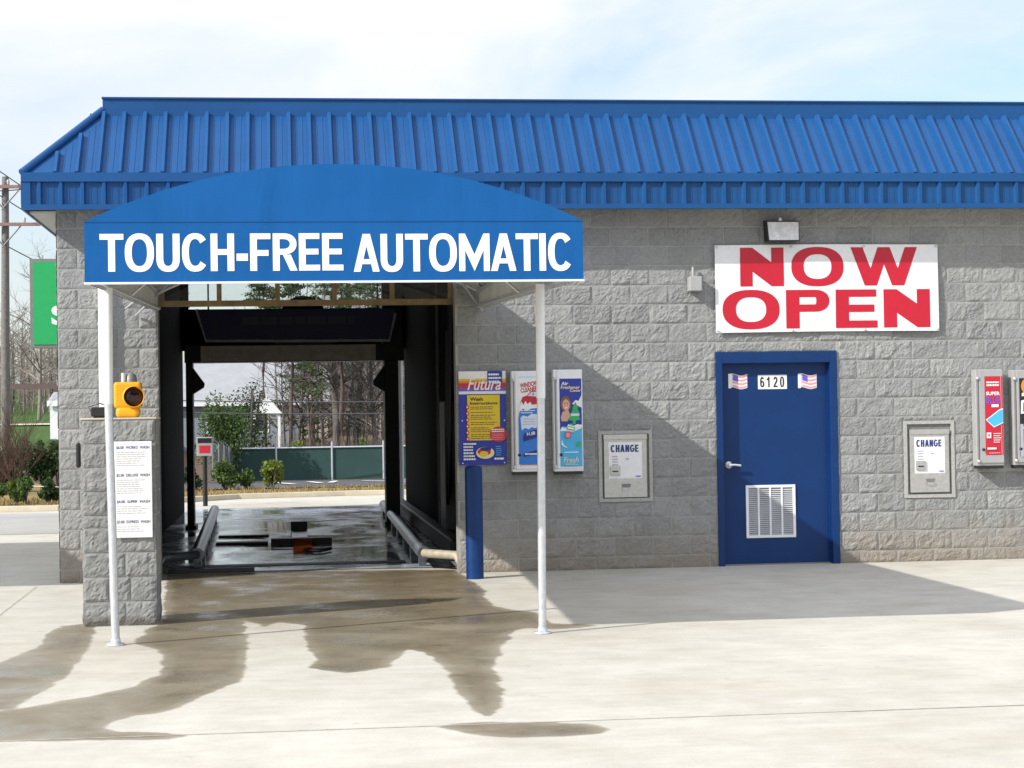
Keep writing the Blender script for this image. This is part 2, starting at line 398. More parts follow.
def glyph(ch, w, s, t, h=1.0):
    """bold grotesque capital: butted polygons in a box w x 1 (stem s, bar t)"""
    R4 = lambda a, b, c, d: [(a, b), (c, b), (c, d), (a, d)]
    def ring(cx, cy, rx, ry, sx, sy, a0, a1, n=22, e=2.35):
        def pt(rx, ry, a):
            c, q = math.cos(a), math.sin(a)
            return (cx + rx*math.copysign(abs(c)**(2/e), c), cy + ry*math.copysign(abs(q)**(2/e), q))
        A = [math.radians(a0 + (a1-a0)*k/n) for k in range(n+1)]
        return [[pt(rx, ry, A[k]), pt(rx, ry, A[k+1]), pt(rx-sx, ry-sy, A[k+1]), pt(rx-sx, ry-sy, A[k])] for k in range(n)]
    def stroke(pts, hw):
        V = [Vector(q) for q in pts]; out = []; o = []
        for i, q in enumerate(V):
            d = (V[min(i+1, len(V)-1)] - V[max(i-1, 0)]).normalized(); o.append(Vector((-d.y, d.x))*hw)
        return [[tuple(V[i]+o[i]), tuple(V[i+1]+o[i+1]), tuple(V[i+1]-o[i+1]), tuple(V[i]-o[i])] for i in range(len(V)-1)]
    m = w/2
    if ch == 'T': return [R4(0, 1-t, w, 1), R4(m-s/2, 0, m+s/2, 1-t)]
    if ch == 'I': return [R4(0, 0, s, 1)]
    if ch == '-': return [R4(0, .27, w, .27+t*1.25)]
    if ch == 'H': return [R4(0, 0, s, 1), R4(w-s, 0, w, 1), R4(s, .5-t*.45, w-s, .5+t*.55)]
    if ch == 'E': return [R4(0, 0, s, 1), R4(s, 0, w, t), R4(s, 1-t, w*.98, 1), R4(s, .5-t*.45, w*.93, .5+t*.55)]
    if ch == 'F': return [R4(0, 0, s, 1), R4(s, 1-t, w, 1), R4(s, .47-t*.45, w*.90, .47+t*.55)]
    if ch in 'O0': return ring(m, .5, m, .5+.012, s, t, 0, 360, 40)
    if ch == 'C': return ring(m, .5, m, .5+.012, s, t, 38, 322, 34)
    if ch == 'G': return ring(m, .5, m, .5+.012, s, t, 38, 318, 34) + [R4(w*.52, .40, w, .40+t*.85), R4(w-s*.9, .14, w, .40)]
    if ch == 'U':
        r = .34
        return [R4(0, r, s, 1), R4(w-s, r, w, 1)] + ring(m, r, m, r+.012, s, t, 180, 360, 22)
    if ch == 'N':
        dv = min(.62, s*1.0/(w-2*s)*1.05)
        return [R4(0, 0, s, 1), R4(w-s, 0, w, 1), [(s, 1), (s, 1-dv), (w-s, 0), (w-s, dv)]]
    if ch == 'M':
        s2 = s*.92; dv = s*.92/(m-s)*1.02*.62
        return [R4(0, 0, s2, 1), R4(w-s2, 0, w, 1), [(s2, 1), (s2, 1-dv), (m, 0), (m, dv)], [(w-s2, 1), (m, dv), (m, 0), (w-s2, 1-dv)]]
    if ch == 'A':
        k = m-s*.55; yi = (m-s)/k
        L = [[(0, 0), (s, 0), (m, yi), (m, 1), (k, 1)], [(w, 0), (w-k, 1), (m, 1), (m, yi), (w-s, 0)]]
        b0, b1 = .20, .20+t*.85
        return L + [[(s+b0*k, b0), (w-s-b0*k, b0), (w-s-b1*k, b1), (s+b1*k, b1)]]
    if ch == 'W':
        q = (w+s)/4; b = q-s/2; y0 = 1-(q-s)/b; c = w/2; yc = 1-(2*q-c)/b
        out = [[(0, 1), (b, 0), (q, 0), (q, y0), (s, 1)], [(q, 0), (2*q-b, 0), (c, yc), (c, 1), (2*q-s, 1), (q, y0)]]
        return out + [[(w-x, y) for x, y in reversed(P)] for P in out]
    if ch in 'PR':
        hb = .57; rx = min(hb*.62, w-s); out = [R4(0, 0, s, 1), R4(s, 1-t, w-rx, 1), R4(s, 1-hb, w-rx, 1-hb+t)]
        out += ring(w-rx, 1-hb/2, rx, hb/2, s*.98, t, -90, 90, 18, 2.2)
        if ch == 'R': out += [[(w*.42, 1-hb), (w-s*.95, 0), (w+.02, 0), (w*.42+s*1.15, 1-hb)]]
        return out
    hw = s/2
    if ch == '1': return [R4(m-hw, 0, m+hw, 1), [(m-hw, .70), (m-hw, .92), (m-hw-.16, .80), (m-hw-.16, .66)]]
    if ch == '2':
        a = [(m + (m-hw)*math.cos(math.radians(k)), .70 + (.30-hw)*math.sin(math.radians(k))) for k in range(170, -31, -14)]
        return stroke(a + [(hw*1.3, t)], hw) + [R4(0, 0, w, t)]
    if ch == '6':
        a = [(m + (m-hw)*math.cos(math.radians(k)), .66 + (.34-hw)*math.sin(math.radians(k))) for k in range(35, 181, 12)]
        return stroke(a + [(hw, .40)], hw) + ring(m, .31, m, .31, s, t, 0, 360, 30, 2.1)
    return []

WIDE = {'T': .62, 'I': .17, '-': .30, 'H': .62, 'E': .56, 'F': .54, 'O': .76, 'C': .69, 'G': .72, 'U': .61, 'N': .63, 'M': .84, 'A': .70, 'W': .98, 'P': .58, 'R': .63, '0': .5, '1': .5, '2': .5, '6': .5}

class Art:
    """printed graphics: every layer a sheet a little prouder than the last"""
    def __init__(s, x, y, z, step=0.0012, mb=None):
        s.o = (x, y, z); s.k = 0; s.step = step; s.mb = mb or MB()
    def P(s, pts):
        y = s.o[1] - s.k * s.step
        return [(s.o[0] + a, y, s.o[2] + b) for a, b in pts]
    def up(s): s.k += 1; return s
    def poly(s, pts, c, up=True):
        if up: s.up()
        bm = bmesh.new()
        f = bm.faces.new([bm.verts.new(p) for p in s.P(pts)]); f.normal_update()
        r = bmesh.ops.triangulate(bm, faces=[f]); bm.verts.index_update()
        s.mb.raw([v.co for v in bm.verts], [[v.index for v in q.verts] for q in bm.faces], S[c]); bm.free()
        return s
    def rect(s, x0, z0, x1, z1, c, up=True): return s.poly([(x0, z0), (x1, z0), (x1, z1), (x0, z1)], c, up)
    def disc(s, x, z, rx, rz, c, n=24, up=True):
        return s.poly([(x + rx*math.cos(2*math.pi*k/n), z + rz*math.sin(2*math.pi*k/n)) for k in range(n)], c, up)
    def text(s, txt, x0, z0, x1, z1, c, weight=0.02, shear=0.0, rot=0.0, up=True):
        if up: s.up()
        v, f = text_mesh(txt, weight, shear)
        xs = [p[0] for p in v]; zs = [p[1] for p in v]
        ax, bx, az, bz = min(xs), max(xs), min(zs), max(zs)
        cx, cz = (x0+x1)/2, (z0+z1)/2
        q = []
        for p in v:
            a = x0 + (p[0]-ax)/(bx-ax)*(x1-x0) - cx; b = z0 + (p[1]-az)/(bz-az)*(z1-z0) - cz
            q.append((cx + a*math.cos(rot) - b*math.sin(rot), cz + a*math.sin(rot) + b*math.cos(rot)))
        s.mb.raw(s.P(q), f, S[c])
        return s
    def caps(s, txt, x0, z0, x1, z1, c, stem=.17, bar=.15, gap=.075, stretch=1.0, tight=(), up=True):
        """block capitals filling the box"""
        if up: s.up()
        G = []; x = 0.0
        for i, ch in enumerate(txt):
            w = stem if ch == 'I' else WIDE[ch]*stretch
            for P in glyph(ch, w, stem, bar): G.append([(x+a, b) for a, b in P])
            x += w + gap - (.07 if txt[i:i+2] in ('AT', 'TO', 'AU', 'MA', 'TI') else 0)*(1 if txt[i:i+2] in ('AT',) else .4)
        W = x - gap; k = (x1-x0)/W
        y = s.o[1] - s.k*s.step
        for P in G:
            bm = bmesh.new(); f = bm.faces.new([bm.verts.new((s.o[0]+x0+a*k, y, s.o[2]+z0+b*(z1-z0))) for a, b in P])
            f.normal_update(); bmesh.ops.triangulate(bm, faces=[f]); bm.verts.index_update()
            s.mb.raw([v.co for v in bm.verts], [[v.index for v in q.verts] for q in bm.faces], S[c]); bm.free()
        return s
    def lines(s, x0, z0, x1, z1, n, c, fill=0.45, seed=1, ragged=0.35):
        """rows of print too small to read"""
        s.up(); rr = random.Random(seed); h = (z1-z0)/n
        for k in range(n):
            zc = z1 - (k+0.5)*h; x = x0; end = x1 - (x1-x0)*ragged*rr.random()
            while x < end:
                w = (x1-x0)*(0.06 + 0.12*rr.random())
                s.rect(x, zc-h*fill/2, min(x+w, end), zc+h*fill/2, c, up=False); x += w + (x1-x0)*0.025
        return s
    def build(s, name, parent=None):
        return s.mb.build(name, None, parent, fix=False)

# ------------------------------------------------------------------ ground
def gz(x, y):
    if y < 25: base = 0.0
    elif y < 82: base = -1.72*(y-25)/57
    elif y < 100: base = -1.72
    else: base = -1.72 + (y-100)*0.055
    left = 0.0 if y < 40 else (y-40)*0.0275
    t = min(1, max(0, (-x - 7.0)/4.0)); t = t*t*(3-2*t)
    z = base*(1-t) + left*t
    if y > 260: z = min(z, 9 + 0.01*(y-260))
    return z

def grid_sheet(name, xs, ys, mat, dz, zfun=gz):
    V = [(x, y, zfun(x, y)+dz) for y in ys for x in xs]
    n = len(xs)
    F = [(j*n+i, j*n+i+1, (j+1)*n+i+1, (j+1)*n+i) for j in range(len(ys)-1) for i in range(n-1)]
    mb = MB(); mb.raw(V, F, mat, True)
    return mb.build(name)

xs = [-900, -400, -200, -100, -60, -40, -30, -24, -20, -17, -15, -13, -12, -11, -10, -9, -8, -7, -6, -4, -2, 0, 2, 4, 7, 10, 15, 20, 30, 45, 70, 120, 250, 500, 900]
ys = [-400, -150, -60, -20, 0, 10, 14, 18, 20, 22, 25, 30, 35, 40, 45, 50, 60, 70, 82, 90, 100, 120, 150, 200, 260, 400, 700, 1500]
tag(grid_sheet('ground', xs, ys, M['terrain'], -0.03), kind='structure')

def sheet(name, pts, z, mat, rough=0.0, seed=0):
    """flat sheet; rough>0 breaks the outline up"""
    if rough:
        out = []
        n = len(pts)
        for i in range(n):
            a = Vector(pts[i]); b = Vector(pts[(i+1) % n]); L = (b-a).length
            k = max(1, int(L/0.03))
            nr = Vector((-(b-a).y, (b-a).x))/max(L, 1e-6)
            for j in range(k):
                p = a + (b-a)*(j/k)
                w = noise.fractal(Vector((p.x*4, p.y*1.6, seed)), 1.0, 2.0, 5)
                out.append(p + nr*w*rough*min(1, 4*j/k*(1-j/k)+0.3))
        pts = [tuple(p) for p in out]
    bm = bmesh.new()
    f = bm.faces.new([bm.verts.new((p[0], p[1], z)) for p in pts]); f.normal_update()
    bmesh.ops.triangulate(bm, faces=[f])
    bmesh.ops.recalc_face_normals(bm, faces=bm.faces[:])
    for q in bm.faces:
        if q.normal.z < 0: q.normal_flip()
    me = bpy.data.meshes.new(name); bm.to_mesh(me); bm.free()
    me.materials.append(mat)
    o = bpy.data.objects.new(name, me); col.objects.link(o)
    return o

KERB = [(-60, 15.2), (-12, 15.4), (-4.2, 15.7), (-2.6, 17.6), (-1.0, 19.3), (1.2, 19.8), (12, 20.0), (40, 20.0)]
_ap = tag(sheet('concrete_apron', [(-60, -40), (40, -40)] + [(x, y-0.02) for x, y in reversed(KERB)], 0.0, M['concrete']), kind='structure')
_at = _ap.data.attributes.new('damp', 'FLOAT', 'POINT'); _at.data.foreach_set('value', [-0.4]*len(_ap.data.vertices))
tag(sheet('street', [(-60, 8.6), (-2.35, 8.6), (-2.35, 13.9), (-3.4, 14.9), (-60, 14.7)], 0.004, M['street']), kind='structure')
kb = MB()
for (x0, y0), (x1, y1) in zip(KERB, KERB[1:]):
    kb.raw([(x0,y0,-.05),(x1,y1,-.05),(x1,y1+.32,-.05),(x0,y0+.32,-.05),(x0,y0+.02,.10),(x1,y1+.02,.10),(x1,y1+.30,.10),(x0,y0+.30,.10)],
           [(0,1,5,4),(4,5,6,7),(2,3,7,6)], M['kerb'])
tag(kb.build('kerb'), kind='structure')
tag(grid_sheet('parking_lot', [-5.2, -2, 1, 4, 7, 14, 30], [26.5, 35, 45, 55, 65, 75, 82.5], M['asphalt'], 0.0), kind='structure')
pm = MB()
for x0, y0, x1, y1 in [(-0.6, 58, 0.2, 40), (0.9, 60, 1.15, 44), (2.1, 62, 1.5, 46), (3.2, 60, 3.9, 42), (5.0, 62, 6.2, 44)]:
    w = 0.12
    pm.raw([(x0-w,y0,gz(0,y0)+.03),(x0+w,y0,gz(0,y0)+.03),(x1+w,y1,gz(0,y1)+.03),(x1-w,y1,gz(0,y1)+.03)], [(0,1,2,3)], M['line'])
tag(pm.build('parking_markings', fix=False), kind='structure')
tag(grid_sheet('far_pavement', [-60, -30, -16, -10, -5.5], [34.2, 35.6], M['kerb'], 0.04), kind='structure')
tag(grid_sheet('lawn_path', [-60, -30, -16, -11, -8], [94, 97], M['kerb'], 0.05), kind='structure')

# dark joints between the slabs
def joint(pts, w=0.012):
    mb = MB()
    for (a, b), (c, d) in zip(pts, pts[1:]):
        t = Vector((c-a, d-b)).normalized(); n = Vector((-t.y, t.x))*w
        mb.raw([(a-n.x, b-n.y, .0022), (c-n.x, d-n.y, .0022), (c+n.x, d+n.y, .0022), (a+n.x, b+n.y, .0022)], [(0,1,2,3)], M['jointdark'])
    return mb
M['jointdark'] = simple('slab joint dirt', (0.36, 0.33, 0.28), 0.95, 0, 0.3, 12)
jm = MB()
for pts in ([(-14, -9.38), (3, -9.43), (16, -9.40)], [(-2.27, -12), (-2.48, -0.3)]):
    j = joint(pts, 0.010)
    jm.raw(j.v, j.f, M['jointdark'])
tag(jm.build('slab_joints', fix=False), kind='structure')

MAIN = [(-1.30, 1.2), (1.74, 0.42), (1.77, -0.48), (1.77, -0.9), (1.83, -2.03), (1.73, -2.64), (1.74, -3.46), (1.89, -3.82), (2.01, -4.05), (2.03, -4.85), (2.2, -4.95), (2.34, -5.06), (2.19, -5.2), (1.97, -5.25), (1.79, -5.09), (1.66, -5.37), (1.5, -6.09), (1.3, -7.24), (1.28, -7.81), (1.18, -8.79), (1.06, -9.15), (1.01, -8.94), (0.98, -8.27), (1.0, -7.52), (0.96, -6.78), (0.93, -6.37), (0.82, -6.21), (0.7, -6.72), (0.63, -7.08), (0.35, -7.32), (0.13, -6.96), (0.2, -6.6), (0.13, -5.75), (0.1, -5.12), (0.13, -4.45), (-0.07, -4.21), (-0.19, -4.47), (-0.31, -4.11), (-0.37, -4.02), (-0.3, -5.64), (-0.29, -6.73), (-0.29, -7.45), (-0.45, -7.88), (-0.57, -8.31), (-0.68, -8.65), (-0.85, -8.73), (-0.97, -8.88), (-0.99, -9.05), (-0.89, -9.24), (-0.65, -9.32), (-0.51, -9.46), (-0.64, -9.52), (-1.09, -9.47), (-1.47, -9.42), (-2.6, -9.38), (-2.6, -8.42), (-1.73, -8.41), (-1.62, -8.4), (-1.5, -8.34), (-1.35, -8.13), (-1.12, -7.89), (-0.94, -7.56), (-0.83, -7.05), (-0.84, -6.48), (-0.92, -5.78), (-1.12, -5.37), (-1.11, -4.47), (-1.00, -4.07)]
LEFT = [(-1.62, -3.9), (-1.82, -4.0), (-1.84, -4.88), (-1.77, -5.15), (-1.84, -5.55), (-1.95, -6.21), (-2.03, -6.57), (-2.6, -7.0), (-2.6, -8.35), (-1.75, -8.34), (-1.62, -8.33), (-1.57, -8.33), (-1.52, -7.94), (-1.45, -7.33), (-1.41, -6.59), (-1.43, -5.79), (-1.45, -5.04), (-1.52, -4.15)]
PUD = [(0.76, -9.45), (0.86, -9.38), (1.0, -9.34), (1.16, -9.38), (1.34, -9.42), (1.51, -9.49), (1.61, -9.57), (1.62, -9.7), (1.55, -9.84), (1.35, -9.88), (1.1, -9.86), (0.93, -9.73), (0.84, -9.59)]
import numpy as np
def signed_depth(px, py, poly):
    """distance to the outline, positive inside"""
    P = np.array(poly); Q = np.roll(P, -1, 0); best = np.full(px.shape, 1e9); inside = np.zeros(px.shape, bool)
    for (x0, y0), (x1, y1) in zip(P, Q):
        dx, dy = x1-x0, y1-y0; q = np.clip(((px-x0)*dx + (py-y0)*dy)/(dx*dx+dy*dy+1e-12), 0, 1)
        best = np.minimum(best, np.hypot(px-x0-q*dx, py-y0-q*dy))
        if y0 != y1: inside ^= ((py < y0) != (py < y1)) & (px < x0 + (py-y0)/(y1-y0)*dx)
    return np.where(inside, best, -best)
gx = np.arange(-3.0, 3.001, 0.022); gy = np.arange(-12.6, 0.745, 0.036)
GX, GY = np.meshgrid(gx, gy)
D = np.maximum.reduce([signed_depth(GX, GY, P) for P in (MAIN, LEFT, PUD)]).clip(-.4, .4)
nx = len(gx)
mb = MB(); mb.raw([(float(x), float(y), 0.0008) for x, y in zip(GX.ravel(), GY.ravel())], [(j*nx+i, j*nx+i+1, (j+1)*nx+i+1, (j+1)*nx+i) for j in range(len(gy)-1) for i in range(nx-1)], M['concrete'])
o = mb.build('forecourt_slab', fix=False); tag(o, kind='structure')
at = o.data.attributes.new('damp', 'FLOAT', 'POINT'); at.data.foreach_set('value', D.ravel().astype(np.float32))

# ------------------------------------------------------------------ split-face block walls
def block_face(mb, x0, x1, z0, z1, y, amp, seed, step=0.021, plane='front'):
    """one rough block face; local frame (a along wall, h up, d outwards)"""
    nx = max(2, int(round((x1-x0)/step))); nz = max(2, int(round((z1-z0)/step)))
    V = []
    for j in range(nz+1):
        for i in range(nx+1):
            a = x0 + (x1-x0)*i/nx; h = z0 + (z1-z0)*j/nz
            e = min(i, nx-i, j, nz-j)
            p = Vector((a*7 + seed*3.7, h*7 + seed*1.3, seed*0.77))
            d = noise.noise(p*0.8)*0.55 + abs(noise.noise(p*1.9))*0.75 + abs(noise.noise(p*4.3+Vector((5, 1, 2))))*0.55 + noise.noise(p*8.0)*0.14
            d = amp*(0.22 + d)
            if e == 0: d = 0.0008 + d*0.30
            elif e == 1: d *= 0.88
            da = 0.006*noise.noise(p*2+Vector((9,0,0))) if 0 < i < nx else 0
            dh = 0.006*noise.noise(p*2+Vector((0,9,0))) if 0 < j < nz else 0
            if plane == 'front': V.append((a+da, y-d, h+dh))
            elif plane == 'right': V.append((y+d, a+da, h+dh))
            else: V.append((y-d, a+da, h+dh))
    n = nx+1
    F = [(j*n+i, j*n+i+1, (j+1)*n+i+1, (j+1)*n+i) for j in range(nz) for i in range(nx)]
    if plane == 'left': F = [tuple(reversed(f)) for f in F]
    mb.raw(V, F, None, False)
    return len(F)

def cut(rects, hole):
    hx0, hx1, hz0, hz1 = hole; out = []
    for x0, x1, z0, z1 in rects:
        if hx1 <= x0 or hx0 >= x1 or hz1 <= z0 or hz0 >= z1: out.append((x0, x1, z0, z1)); continue
        if hx0 > x0: out.append((x0, hx0, z0, z1))
        if hx1 < x1: out.append((hx1, x1, z0, z1))
        a, b = max(x0, hx0), min(x1, hx1)
        if hz1 < z1: out.append((a, b, hz1, z1))
        if hz0 > z0: out.append((a, b, z0, hz0))
    return out

def block_wall(name, parent, a0, a1, z_top, holes, y, plane, mat, phase=0.0, amp=0.0165, step=0.0165, zfirst=-0.0712, course=0.2032):
    mb = MB(); tone = []
    rows = int((z_top - zfirst)/course) + 1
    J = 0.006
    for r in range(rows):
        z0 = max(zfirst + r*course, 0.0); z1 = min(zfirst + (r+1)*course, z_top)
        if z1 - z0 < 0.02: continue
        off = phase + (0.2032 if r % 2 else 0.0)
        k = math.floor((a0-off)/0.4064)
        while off + k*0.4064 < a1:
            b0 = max(a0, off + k*0.4064); b1 = min(a1, off + (k+1)*0.4064)
            k += 1
            if b1-b0 < 0.03: continue
            rects = [(b0, b1, z0, z1)]
            for h in holes: rects = cut(rects, h)
            for q in rects:
                if q[1]-q[0] < 0.03 or q[3]-q[2] < 0.03: continue
                rr = random.Random(hash((round(b0*100), r)) & 0xffff)
                am = amp*(0.75+0.5*rr.random())
                n = block_face(mb, q[0]+J, q[1]-J, q[2]+J, q[3]-J, y, am, rr.random()*50, step, plane)
                tone += [rr.random()]*n
    o = mb.build(name, mat, parent, fix=False)
    at = o.data.attributes.new('block_tone', 'FLOAT', 'FACE')
    at.data.foreach_set('value', tone)
    return o

# building frame ----------------------------------------------------
WL, WR, WB, WT = -2.292, 14.0, 13.9, 3.792
BX0, BX1, BZ = -1.288, 1.752, 3.30           # wash bay entrance
DX0, DX1, DZ = 4.51, 5.816, 2.262            # door
bld = empty('car_wash_building', (0, 0, 0))
tag(bld, 'grey split face block car wash building with blue ribbed metal mansard roof', 'building')

CM = [(3.237, 3.811, 0.704, 1.449), (6.543, 7.103, 0.678, 1.502)]
holes = [(BX0, BX1, -1, BZ), (DX0, DX1, -1, DZ)] + CM
block_wall('front_wall', bld, WL, 10.5, WT, holes, 0.0, 'front', M['block'], phase=WL+.2032)
# mortar bed and backing behind the block faces
mb = MB()
rects = [(WL+.004, WR, 0, WT)]
for h in holes: rects = cut(rects, h)
for q in rects: mb.box(q[0], q[1], 0.0015, 0.19, q[2], q[3], M['mortar'])
for h in CM: mb.box(h[0]-.001, h[1]+.001, 0.10, 0.19, h[2]-.001, h[3]+.001, M['mortar'])
mb.build('mortar_bed', None, bld)
block_wall('left_wall', bld, 0.0, WB, WT, [], WL, 'left', M['block'], phase=0.2032, step=0.04)
mb = MB(); mb.box(WL+.004, WL+.19, 0.195, WB, 0, WT, M['mortar']); mb.build('left_wall_backing', None, bld)
# entrance jambs
mb = MB()
mb.box(BX0-.18, BX0+.002, 0.004, 0.20, 0, BZ, M['block']); mb.build('jamb', None, bld)
mb = MB()
mb.box(BX1-.002, BX1+.18, 0.004, 0.20, 0, BZ, M['block']); mb.build('jamb', None, bld)
# the bay inside
IX0, IX1, IZ = -1.80, 2.10, 4.30
mb = MB()
mb.box(IX0-.30, IX0, 0.20, WB, 0, IZ, M['baywall'])
mb.build('bay_wall', None, bld)
mb = MB()
mb.box(IX1, IX1+.20, 0.20, WB, 0, IZ, M['baywall'])
mb.box(IX1-.10, IX1-.02, 4.3, 5.2, 0.02, 2.0, M['baywall'])
mb.build('bay_wall', None, bld)
mb = MB(); mb.box(IX0-.2, IX1+.2, 0.20, WB, IZ, IZ+.15, M['bayceil']); mb.build('bay_ceiling', None, bld)
mb = MB(); mb.box(IX0, IX1, 0.191, 0.215, BZ, IZ, M['baywall']); mb.build('lintel_panel', None, bld)
# conduit on the bay wall
mb = MB()
mb.tube([(2.07, 6.2, 0.05), (2.07, 6.2, 3.9)], 0.022, 10, M['steeldark']); mb.build('conduit', None, bld)
mb = MB(); mb.tube([(2.045, 14.35, 0.0), (2.045, 14.35, 3.9)], 0.05, 12, M['white'])  # white pipe added to give the bright strip of background in the rear gap
mb.build('bright_gap_pipe', None, bld)
# frame round the rear opening: dark header with a clear light above it
mb = MB(); mb.box(IX0, IX1, 13.45, 13.60, 2.84, 3.56, M['baywall']); mb.box(IX0, -1.67, 13.45, 13.60, 3.56, IZ, M['baywall']); mb.box(1.74, IX1, 13.45, 13.60, 3.56, IZ, M['baywall'])
mb.build('rear_header', None, bld)
# rest of the shell
mb = MB()
mb.box(IX1+.2, WR, WB-.2, WB, 0, 4.7, M['mortar']); mb.box(WL+.19, IX0-.31, WB-.2, WB, 0, 4.7, M['mortar'])
mb.build('rear_wall', None, bld)
mb = MB(); mb.box(WR-.2, WR-.003, 0.2, WB-.21, 0, 4.6, M['mortar']); mb.build('right_wall', None, bld)
mb = MB(); mb.box(-1.6, WR-.3, 0.55, WB-.25, 4.62, 4.68, M['bayceil']); mb.build('flat_roof', None, bld)
tag(sheet('wash_floor', [(BX0, 0.9), (BX1, 0.75), (IX1, 0.75), (IX1, 15.2), (IX0, 15.2), (IX0, 0.9)], 0.008, M['floor'], 0.0), kind='structure')

# mansard ------------------------------------------------------------
EX, EY, EZ0, EZ1 = WL-0.282, -0.375, 3.738, 4.072
TX, TY, TZ = -1.845, 0.355, 4.835
XR = 14.4
rf = MB()
# left return goes back along the side wall; hip between
rf.quad((EX, EY, EZ1+.02), (XR, EY, EZ1+.02), (XR, TY, TZ), (TX, TY, TZ))
rf.quad((EX, WB, EZ1+.02), (EX, EY, EZ1+.02), (TX, TY, TZ), (TX, WB, TZ))
sl = Vector((0, TY-EY, TZ-EZ1-.02)); L = sl.length; u = sl/L; nrm = Vector((0, -u.z, u.y))
def rib(mb, x, t0, t1, w, h):
    a = Vector((x, EY, EZ1+.02))
    p = []
    for t in (t0, t1):
        b = a + u*t*L
        p += [b + Vector((-w, 0, 0)) + nrm*0.0, b + Vector((-w*0.45, 0, 0)) + nrm*h, b + Vector((w*0.45, 0, 0)) + nrm*h, b + Vector((w, 0, 0)) + nrm*0.0]
    mb.raw(p, [(0,1,5,4),(1,2,6,5),(2,3,7,6),(0,3,2,1),(4,5,6,7)])
x = -2.46; k = 0
while x < XR:
    if x > TX - .02: t1 = 0.955
    else: t1 = (x-EX-.10)/(TX-EX)
    if t1 > .08:
        rib(rf, x, -0.01, t1, 0.034, 0.048)
        for dx in (0.075, 0.135):
            if x+dx < TX: t2 = (x+dx-EX-.10)/(TX-EX)
            else: t2 = 0.955
            if t2 > .08: rib(rf, x+dx, 0.02, t2, 0.007, 0.0035)
    x += 0.2105
# ribs on the side slope
y = EY + .3
while y < WB:
    for t0, t1 in ((0.02, min(.95, (y-EY)/(TY-EY) if y < TY else .95)),):
        a = Vector((EX, y, EZ1+.02)); uu = Vector((TX-EX, 0, TZ-EZ1-.02)); nn = Vector((-uu.z, 0, uu.x)).normalized()
        p = []
        for t in (t0, t1):
            b = a + uu*t
            p += [b + Vector((0, -.03, 0)), b + Vector((0, -.014, 0)) + nn*.034, b + Vector((0, .014, 0)) + nn*.034, b + Vector((0, .03, 0))]
        rf.raw(p, [(0,1,5,4),(1,2,6,5),(2,3,7,6),(0,3,2,1),(4,5,6,7)])
    y += .2105
roof = rf.build('roof_panel', M['roof'], bld)
# hip cap
hc = MB(); hc.tube([(EX, EY, EZ1+.035), (TX, TY, TZ+.02)], 0.042, 8); hc.build('hip_cap', M['roof'], roof)
# head flashing + coping
cp = MB()
cp.box(TX-.005, XR, TY-.045, TY+.16, TZ-.045, TZ+.012)
cp.box(TX-.002, XR, TY-.022, TY+.15, TZ+.012, TZ+.135)
cp.box(TX-.010, XR, TY-.040, TY+.17, TZ+.135, TZ+.152)
cp.box(TX-.15, TX+.04, TY+.16, WB, TZ-.04, TZ+.010)
cp.box(TX+.02, TX+.15, TY+.17, WB, TZ+.010, TZ+.150)
for xx in (1.2, 4.25, 7.3, 10.35): cp.box(xx, xx+.07, TY-.0235, TY+.10, TZ+.014, TZ+.134)
cp.build('coping', M['roof'], roof)
# fascia
fs = MB()
fs.box(EX, XR, EY, EY+.02, EZ0, EZ1)                                   # back sheet
fs.box(EX-.006, XR, EY-.030, EY, EZ0, EZ0+.052)                        # bottom trim
fs.box(EX-.006, XR, EY-.038, EY+.03, EZ1-.056, EZ1+.034)               # eave trim
fs.box(EX-.008, EX+.085, EY-.028, EY, EZ0+.052, EZ1-.056)              # corner trim
fs.box(EX-.006, EX+.014, EY+.02, WB, EZ0, EZ1)
x = -2.405
while x < XR:
    fs.prism([(x-.024, 0), (x-.012, 1), (x+.012, 1), (x+.024, 0)], 0, 0) if False else None
    z0, z1 = EZ0+.052, EZ1-.056
    fs.raw([(x-.030, EY, z0), (x-.015, EY-.029, z0), (x+.015, EY-.029, z0), (x+.030, EY, z0), (x-.030, EY, z1), (x-.015, EY-.029, z1), (x+.015, EY-.029, z1), (x+.030, EY, z1)],
           [(0,1,5,4),(1,2,6,5),(2,3,7,6)])
    for dx in (.075, .135):
        fs.box(x+dx-.006, x+dx+.006, EY-.0035, EY, z0, z1)
    x += .2105
fs.build('fascia', M['roof'], roof)
sf = MB()
sf.box(EX+.016, XR, EY+.021, 0.001, EZ0+.052, EZ0+.07); sf.box(EX+.016, WL+.001, 0.001, WB, EZ0+.012, EZ0+.03)
sf.build('soffit', M['whitetrim'], bld)
# white downspout at the left of the entrance
ds = MB(); ds.bbox(-1.875, -1.80, -0.10, -0.032, 0.02, 3.72, .01, M['white'])
for z in (.6, 1.6, 2.6): ds.box(-1.885, -1.79, -0.034, -0.018, z, z+.04, M['white'])
ds.build('downspout', None, bld)

